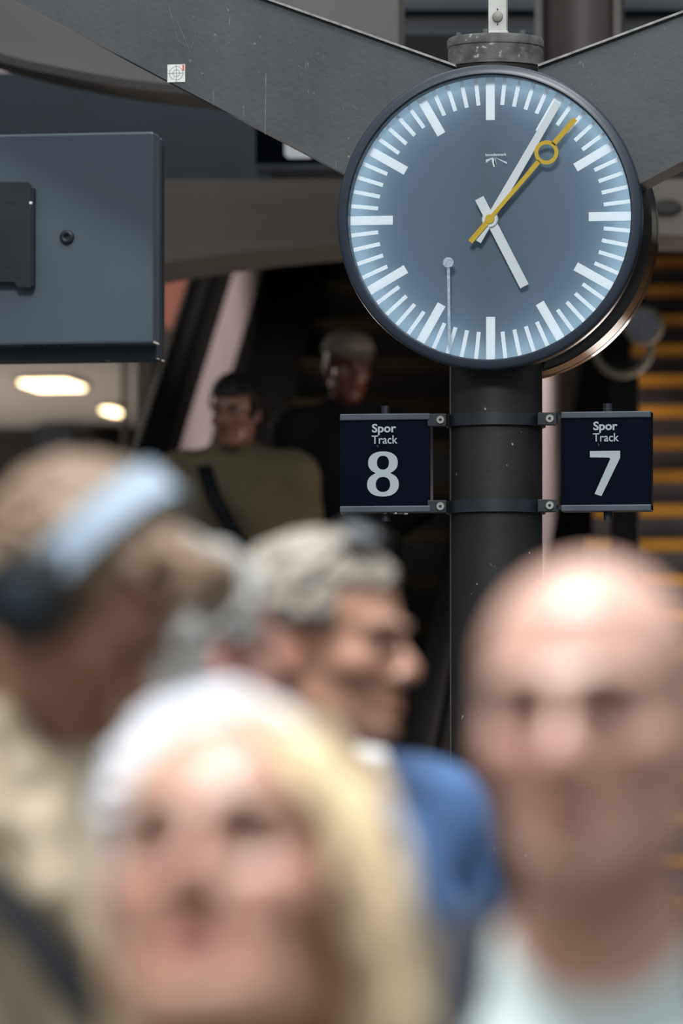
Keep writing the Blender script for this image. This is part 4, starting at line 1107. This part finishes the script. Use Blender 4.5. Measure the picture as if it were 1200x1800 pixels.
# ---- man with headphones, left
p = Person('brown-haired man in a beige trench coat bowing his head under headphones, far left', 128, 1062, 5.25, 25, (74, -42, 0), size=.96, skin=(.36, .19, .12), nb=(-.02, -.06, -.152), lips=(.8, .55, .5), stubble=.5)
brh = hair_mat('sandy_brown_hair', (.19, .128, .078), .45)
p.brows(brh)
f = p.headfield(lo=(-.17, -.19, -.19), hi=(.17, .19, .21)); p.hair_cap(f, .010)
p.locks(f, 200, random.Random(2), (.04, .07), .007, .02, (.1, 1, .35), .006, .1, .007, .010, keep=lambda q: abs(q[1] + .012) > .03)
# quiff
rl = random.Random(8)
for i in range(34):
    x0 = rl.uniform(-.06, .06); t = rl.random()
    f.chain([p.H((x0, .045 + .03 * t, .118 - .02 * t)), p.H((x0 * 1.05, .078 + .012 * t, .122)), p.H((x0 * 1.1 + .006, .098 + .008 * t, .104)), p.H((x0 * 1.1 + .012, .105 + .006 * t, .070 - .02 * t))], [.009, .011, .010, .006], .005)
p.cut_fn(f, lambda x, y, z: np.maximum(np.minimum(np.minimum(y - .04, .085 - np.abs(x)), (.075 + .35 * np.maximum(y - .085, 0)) - z), -.075 - z + .35 * np.maximum(y + .03, 0)))
p.child(f, 'hair', brh)
coat_m = cloth('beige_trench', (.39, .325, .225), .8)
def ex(f):
    collar(p, f, .092, .0, .020, .5, .06, .03)
    folds(p, f, [((.05, .14, -.2), (.06, .14, -.6)), ((-.06, .14, -.22), (-.02, .15, -.62)), ((.12, .09, -.12), (.10, .13, -.5)), ((-.13, .08, -.12), (-.11, .12, -.5))], .016)
    for dz in (-.12, -.2, -.28, -.36):
        for J in p.J.values(): f.cone(J['sh'] + np.array([.03, -.05, dz + .06]) * 1.0, J['sh'] + np.array([-.03, -.055, dz + .03]), .012, .008, .02)
    hz = p.hipz
    f.cone(p.B((0, .0, -.40)), p.B((0, .0, hz - .34)), .155, .21, .05, flat=(p.RB[:, 1], 1.35))
trench = p.garment('trench_coat', coat_m, .028, extra=ex, cut=lambda f: body_cut(p, f, lambda x, y, z: z - .06 + .5 * np.maximum(y + .03, 0) + 0 * x))
for sg in (-1, 1):
    f = Field(p.nb - .24, p.nb + .24, ([(-99, 99)],) * 3, .0065, .0065); f2 = p.RB[:, 1]
    f.chain([p.B((sg * .040, .098, -.02)), p.B((sg * .082, .122, -.075)), p.B((sg * .080, .150, -.135)), p.B((sg * .022, .166, -.22))], [.016, .027, .025, .010], .014)
    f.chain([p.B((sg * .055, -.075, .030)), p.B((sg * .084, -.02, .042)), p.B((sg * .088, .045, .030)), p.B((sg * .082, .10, -.02)), p.B((sg * .125, .098, -.075))], [.018, .021, .023, .024, .014], .010)
    p.child(f, 'lapel', coat_m)
p.trousers(DARK_TR); p.shoes(SHOE)
HP = p
# headphones rest on his head: a thing of their own
hpo = thing('headphones', p.H((0, -.01, .14)), 'dark over-ear headphones with a pale blue-grey band on the brown-haired man', 'headphones')
band_m = mat('satin_blue_grey_band', (.27, .34, .405), .34, metal=.0, var=.08, coat=.2); cup_m = mat('black_ear_cup', (.004, .005, .006), .45, var=.15)
band = []; nr = []
for t in np.linspace(-1.45, 1.45, 29):
    band.append(p.H((.104 * math.sin(t), -.012, .010 + .140 * math.cos(t)))); nr.append(p.RH @ np.array((math.sin(t), 0, math.cos(t))))
surf_strap('headband', band, .040, .009, band_m, hpo, nr)
for sg in (-1, 1):
    g = G(); c0 = p.H((sg * .083, -.012, -.006)); ax = p.RH[:, 0] * sg
    g.sweep([c0, c0 + ax * .012, c0 + ax * .020, c0 + ax * .034, c0 + ax * .040], [.040, .047, .047, .043, .028], 32)
    cup = obj('ear_cup', g, cup_m, hpo, smooth=True)
    g = G(); g.sweep([c0 + ax * .0395, c0 + ax * .042], [.017, .015], 24); obj('cup_cap', g, mat('blue_black_cap', (.018, .03, .042), .35), cup, smooth=True)
    g = G(); g.sweep([c0 + ax * .030 + p.RH[:, 2] * .02, c0 + ax * .026 + p.RH[:, 2] * .055], [.008, .007], 12); obj('yoke', g, cup_m, hpo, smooth=True)
# shoulder-bag strap and bag on the trench coat
bag = thing('shoulder_bag', p.B((-.30, .02, -.62)), 'black shoulder bag slung across the beige trench coat', 'bag')
pts = [p.B(q) for q in ((.175, -.10, -.03), (.180, .0, .0), (.170, .10, -.08), (.120, .178, -.165), (.035, .212, -.28), (-.055, .214, -.40), (-.20, .12, -.60))]
nrm = [p.RB @ np.array(q) for q in ((0, -1, .3), (0, 0, 1), (0, .7, .6), (0, 1, .1), (0, 1, 0), (-.2, 1, 0), (-.6, .8, 0))]
strap_m = cloth('black_webbing', (.005, .006, .008), .75)
surf_strap('strap', pts, .038, .005, strap_m, bag, nrm)
g = G(); g.box(p.B((-.375, .0, -.74)), (.09, .28, .24), p.RB); obj('bag_body', g, strap_m, bag, bev=.02)

# ---- grey-haired man seen from behind beyond him
p = Person('grey-haired man turned away, between the headphones man and the man in blue', 330, 1165, 5.9, 120, (128, 0, 0), size=.985, skin=(.55, .29, .23), nb=(0, -.04, -.18), flush=1.3)
gh = hair_mat('pale_grey_hair', (.34, .335, .32), .3)
f = p.headfield(); p.hair_cap(f, .013)
p.locks(f, 150, random.Random(4), (.03, .05), .0065, -.02, (0, -.6, -.5), .004, .1, .004, .011)
p.cut_fn(f, lambda x, y, z: np.maximum(np.maximum(np.minimum(np.minimum(y - .035, .09 - np.abs(x)), .08 - z), -.06 - z), np.minimum(np.minimum(np.abs(x) - .06, .022 - z), y + .030)))
p.child(f, 'hair', gh); p.brows(gh)
p.garment('jacket', cloth('brown_grey_jacket', (.10, .085, .075)), .018, extra=lambda f: collar(p, f, .074, -.03, .012, .4, .02, .01), cut=lambda f: body_cut(p, f, lambda x, y, z: z + 0 * x + 0 * y - .01))
p.trousers(DARK_TR); p.shoes(SHOE)

# ---- man in blue, profile to the right
p = Person('man in profile with wavy grey hair and a blue sweater, in front of the column', 566, 1140, 6.45, 36, (70, -1, 0), size=.965, skin=(.43, .225, .145), nb=(-.045, -.03, -.155), stubble=.45, sh=.142, lips=(.72, .5, .48), arms={'l': dict(el=(-.265, -.02, -.33), wr=(-.20, .14, -.50)), 'r': dict(el=(.24, -.03, -.34), wr=(.18, .14, -.5))})
gh = hair_mat('ash_grey_hair', (.28, .245, .20), .5)
p.brows(hair_mat('brow_dark', (.10, .07, .05)), .004)
f = p.headfield(fine=.0038); p.hair_cap(f, .006)
p.locks(f, 240, random.Random(6), (.03, .05), .0065, .03, (.1, .9, .5), .009, .1, .010, .006)
p.locks(f, 110, random.Random(16), (.02, .03), .0055, -.04, (0, -.3, -1), .003, .02, .002, .006, keep=lambda q: q[1] < .02)
p.cut_fn(f, lambda x, y, z: np.maximum(np.maximum(np.minimum(np.minimum(y - .045, .09 - np.abs(x)), .075 - z), -.062 - z), np.minimum(np.minimum(np.abs(x) - .055, .024 - z), y + .026)))
p.child(f, 'hair', gh)
blue = cloth('blue_sweater', (.055, .118, .25), .8)
def ex(f):
    collar(p, f, .072, -.038, .011, .0, .02)
    folds(p, f, [((-.19, .04, -.10), (-.12, .11, -.30)), ((-.15, .08, -.30), (-.05, .12, -.42)), ((-.26, .0, -.2), (-.25, .03, -.34)), ((.1, .1, -.2), (0, .12, -.4)), ((-.10, .11, -.16), (-.16, .09, -.42))], .012)
p.garment('sweater', blue, .016, extra=ex, cut=lambda f: body_cut(p, f, lambda x, y, z: z - .03 + .5 * np.maximum(y + .02, 0) + 0 * x))
f = Field(p.nb - .14, p.nb + .14, ([(-99, 99)],) * 3, .006, .006); collar(p, f, .060, -.012, .009, .35, .035)
for sg in (-1, 1): f.chain([p.B((sg * .028, .055, -.035)), p.B((sg * .06, .072, -.052)), p.B((sg * .05, .09, -.072))], [.008, .012, .006], .008)
q = at(664, 1334, 6.36)
f.chain([q - RT * .022 + UP * .010 + FW * .02, q, q + RT * .006 - UP * .012], [.006, .011, .008], .008)
p.child(f, 'shirt_collar', cloth('white_shirt', (.72, .73, .74)))
p.trousers(DARK_TR); p.shoes(SHOE)
sg_ = thing('sunglasses', p.H((0, .05, .135)), 'dark sunglasses pushed up on the wavy grey hair of the man in blue', 'sunglasses')
lens_m = mat('dark_blue_lens', (.02, .028, .04), .06, coat=.4)
frm = mat('black_frame', (.008, .008, .009), .3)
for sg in (-1, 1):
    c0 = p.H((sg * .034, .058, .140)); nn = p.RH @ np.array((sg * .15, .45, .88)); nn /= np.linalg.norm(nn); u = np.cross(nn, p.RH[:, 0]); u /= np.linalg.norm(u); v = np.cross(u, nn)
    P = [c0 + (v * .029 * math.copysign(abs(math.cos(t)) ** .8, math.cos(t)) + u * .021 * math.copysign(abs(math.sin(t)) ** .8, math.sin(t))) for t in np.linspace(0, 2 * math.pi, 28, endpoint=False)]
    lens = obj('lens', G().prism(P, nn * .003), lens_m, sg_)
    obj('rim', G().sweep([q + nn * .0015 for q in P], .0028, 8, closed=True), frm, sg_, smooth=True)
    obj('temple_arm', G().sweep([p.H((sg * .064, .056, .130)), p.H((sg * .090, .02, .085)), p.H((sg * .094, -.02, .045)), p.H((sg * .088, -.045, .015))], .003, 8), frm, sg_, smooth=True)
obj('bridge', G().sweep([p.H((-.008, .062, .147)), p.H((0, .064, .150)), p.H((.008, .062, .147))], .003, 8), frm, sg_, smooth=True)

# ---- two people coming down the escalator
def step_z(q):
    o = at(552, 900, 20.0); v = q - o; c_, s_ = math.cos(TH), math.sin(TH); Yl = 20.0 + (-s_ * v[0] + c_ * v[1])
    k = math.floor((Yl - YE - .1) / .35); return max(0, (k + 1) * .202)
def esc_person(px, py, depth, **kw):
    q = at(px, py, depth); zf_ = step_z(q); return zf_, (q[2] - zf_) / 1.60
zf_, sz_ = esc_person(413, 726, 20.0)
p = Person('person in an olive coat with a dark crossbody strap on the escalator', 413, 726, 20.0, -6, (-22, -6, 0), size=1.02, zfloor=zf_, skin=(.30, .15, .10), nb=(0, -.03, -.175), sh=.20, fine=.006, bulk=1.1)
f = p.headfield(fine=.006); p.hair_cap(f, .014)
p.locks(f, 80, random.Random(1), (.03, .05), .008, .02, (0, .9, .2), .004, .1, .006, .012)
p.cut_fn(f, lambda x, y, z: np.maximum(np.minimum(np.minimum(y - .03, .09 - np.abs(x)), .065 - z), -.06 - z))
p.child(f, 'hair', hair_mat('black_hair', (.012, .010, .009))); p.brows(hair_mat('brow_black', (.015, .012, .01)))
def ex(f):
    collar(p, f, .082, -.02, .016, .45, .035, .02); folds(p, f, [((.10, .12, -.08), (.10, .13, -.4)), ((.16, .07, -.1), (.15, .1, -.42)), ((-.12, .1, -.12), (-.14, .1, -.45))], .015)
    f.cone(p.B((0, .0, -.35)), p.B((0, .0, -.80)), .165, .20, .05, flat=(p.RB[:, 1], 1.3))
p.garment('coat', cloth('olive_coat', (.155, .125, .075)), .036, extra=ex, cut=lambda f: body_cut(p, f, lambda x, y, z: z - .10 + 0 * x + 0 * y))
p.trousers(DARK_TR); p.shoes(SHOE)
bag = thing('crossbody_bag', p.B((-.16, .12, -.52)), 'dark crossbody bag with a wide strap over the olive coat', 'bag')
pts = [p.B(q) for q in ((.10, -.13, -.03), (.105, -.02, .02), (.10, .105, -.03), (.055, .20, -.14), (-.01, .228, -.25), (-.08, .238, -.36), (-.15, .225, -.46))]
nrm = [p.RB @ np.array(q) for q in ((0, -1, .3), (0, 0, 1), (0, .7, .6), (0, 1, .1), (0, 1, 0), (0, 1, 0), (-.3, 1, 0))]
surf_strap('strap', pts, .055, .006, strap_m, bag, nrm)
g = G(); g.box(p.B((-.14, .275, -.54)), (.30, .09, .18), p.RB); obj('bag_body', g, cloth('plum_black_bag', (.045, .036, .05)), bag, bev=.025)

zf_, sz_ = esc_person(612, 648, 20.75)
p = Person('person in a long black coat and beige cap on the escalator', 612, 648, 20.75, 8, (14, -8, 0), size=1.02, zfloor=zf_, skin=(.15, .055, .034), nb=(0, -.03, -.175), sh=.19, fine=.006, bulk=1.08,
           arms={'l': dict(el=(-.26, .0, -.33), wr=(-.11, .19, -.44)), 'r': dict(el=(.25, -.04, -.35), wr=(.21, .05, -.58))})
f = p.headfield(fine=.006); p.hair_cap(f, .010); p.cut_fn(f, lambda x, y, z: np.maximum(np.minimum(np.minimum(y - .03, .09 - np.abs(x)), .06 - z), -.06 - z))
p.child(f, 'hair', hair_mat('dark_brown_hair', (.02, .015, .012))); p.brows(hair_mat('brow_black2', (.015, .012, .01)))
p.garment('coat', cloth('black_coat', (.008, .008, .009)), .03, extra=lambda f: (collar(p, f, .085, -.0, .018, .3, .03, .025), f.cone(p.B((0, .0, -.35)), p.B((0, .0, -.85)), .165, .20, .05, flat=(p.RB[:, 1], 1.3))), cut=lambda f: body_cut(p, f, lambda x, y, z: z - .10 + 0 * x + 0 * y))
p.trousers(DARK_TR); p.shoes(SHOE)
cap = thing('beige_cap', p.H((0, 0, .075)), 'beige peaked cap worn by the person in the black coat', 'cap')
f = p.headfield(fine=.007); z_ = p.size
f.ell(p.H((0, -.012, .065)), np.array((.098, .116, .082)) * z_, p.RH, .01); p.cut_fn(f, lambda x, y, z: .058 - z + 0 * x + 0 * y)
me, V = f.mesh('crown'); me.vertices.foreach_set('co', (V - np.array(cap.location)).astype(np.float32).ravel()); capm = cloth('beige_twill', (.22, .19, .145)); mesh_obj('crown', me, capm, cap)
g = G(); P = [p.H((.075 * math.cos(t), .075 + .075 * math.sin(t), .064 - .02 * math.sin(t))) for t in np.linspace(0, math.pi, 16)]
obj('peak', g.prism(P, p.RH[:, 2] * .006), capm, cap)
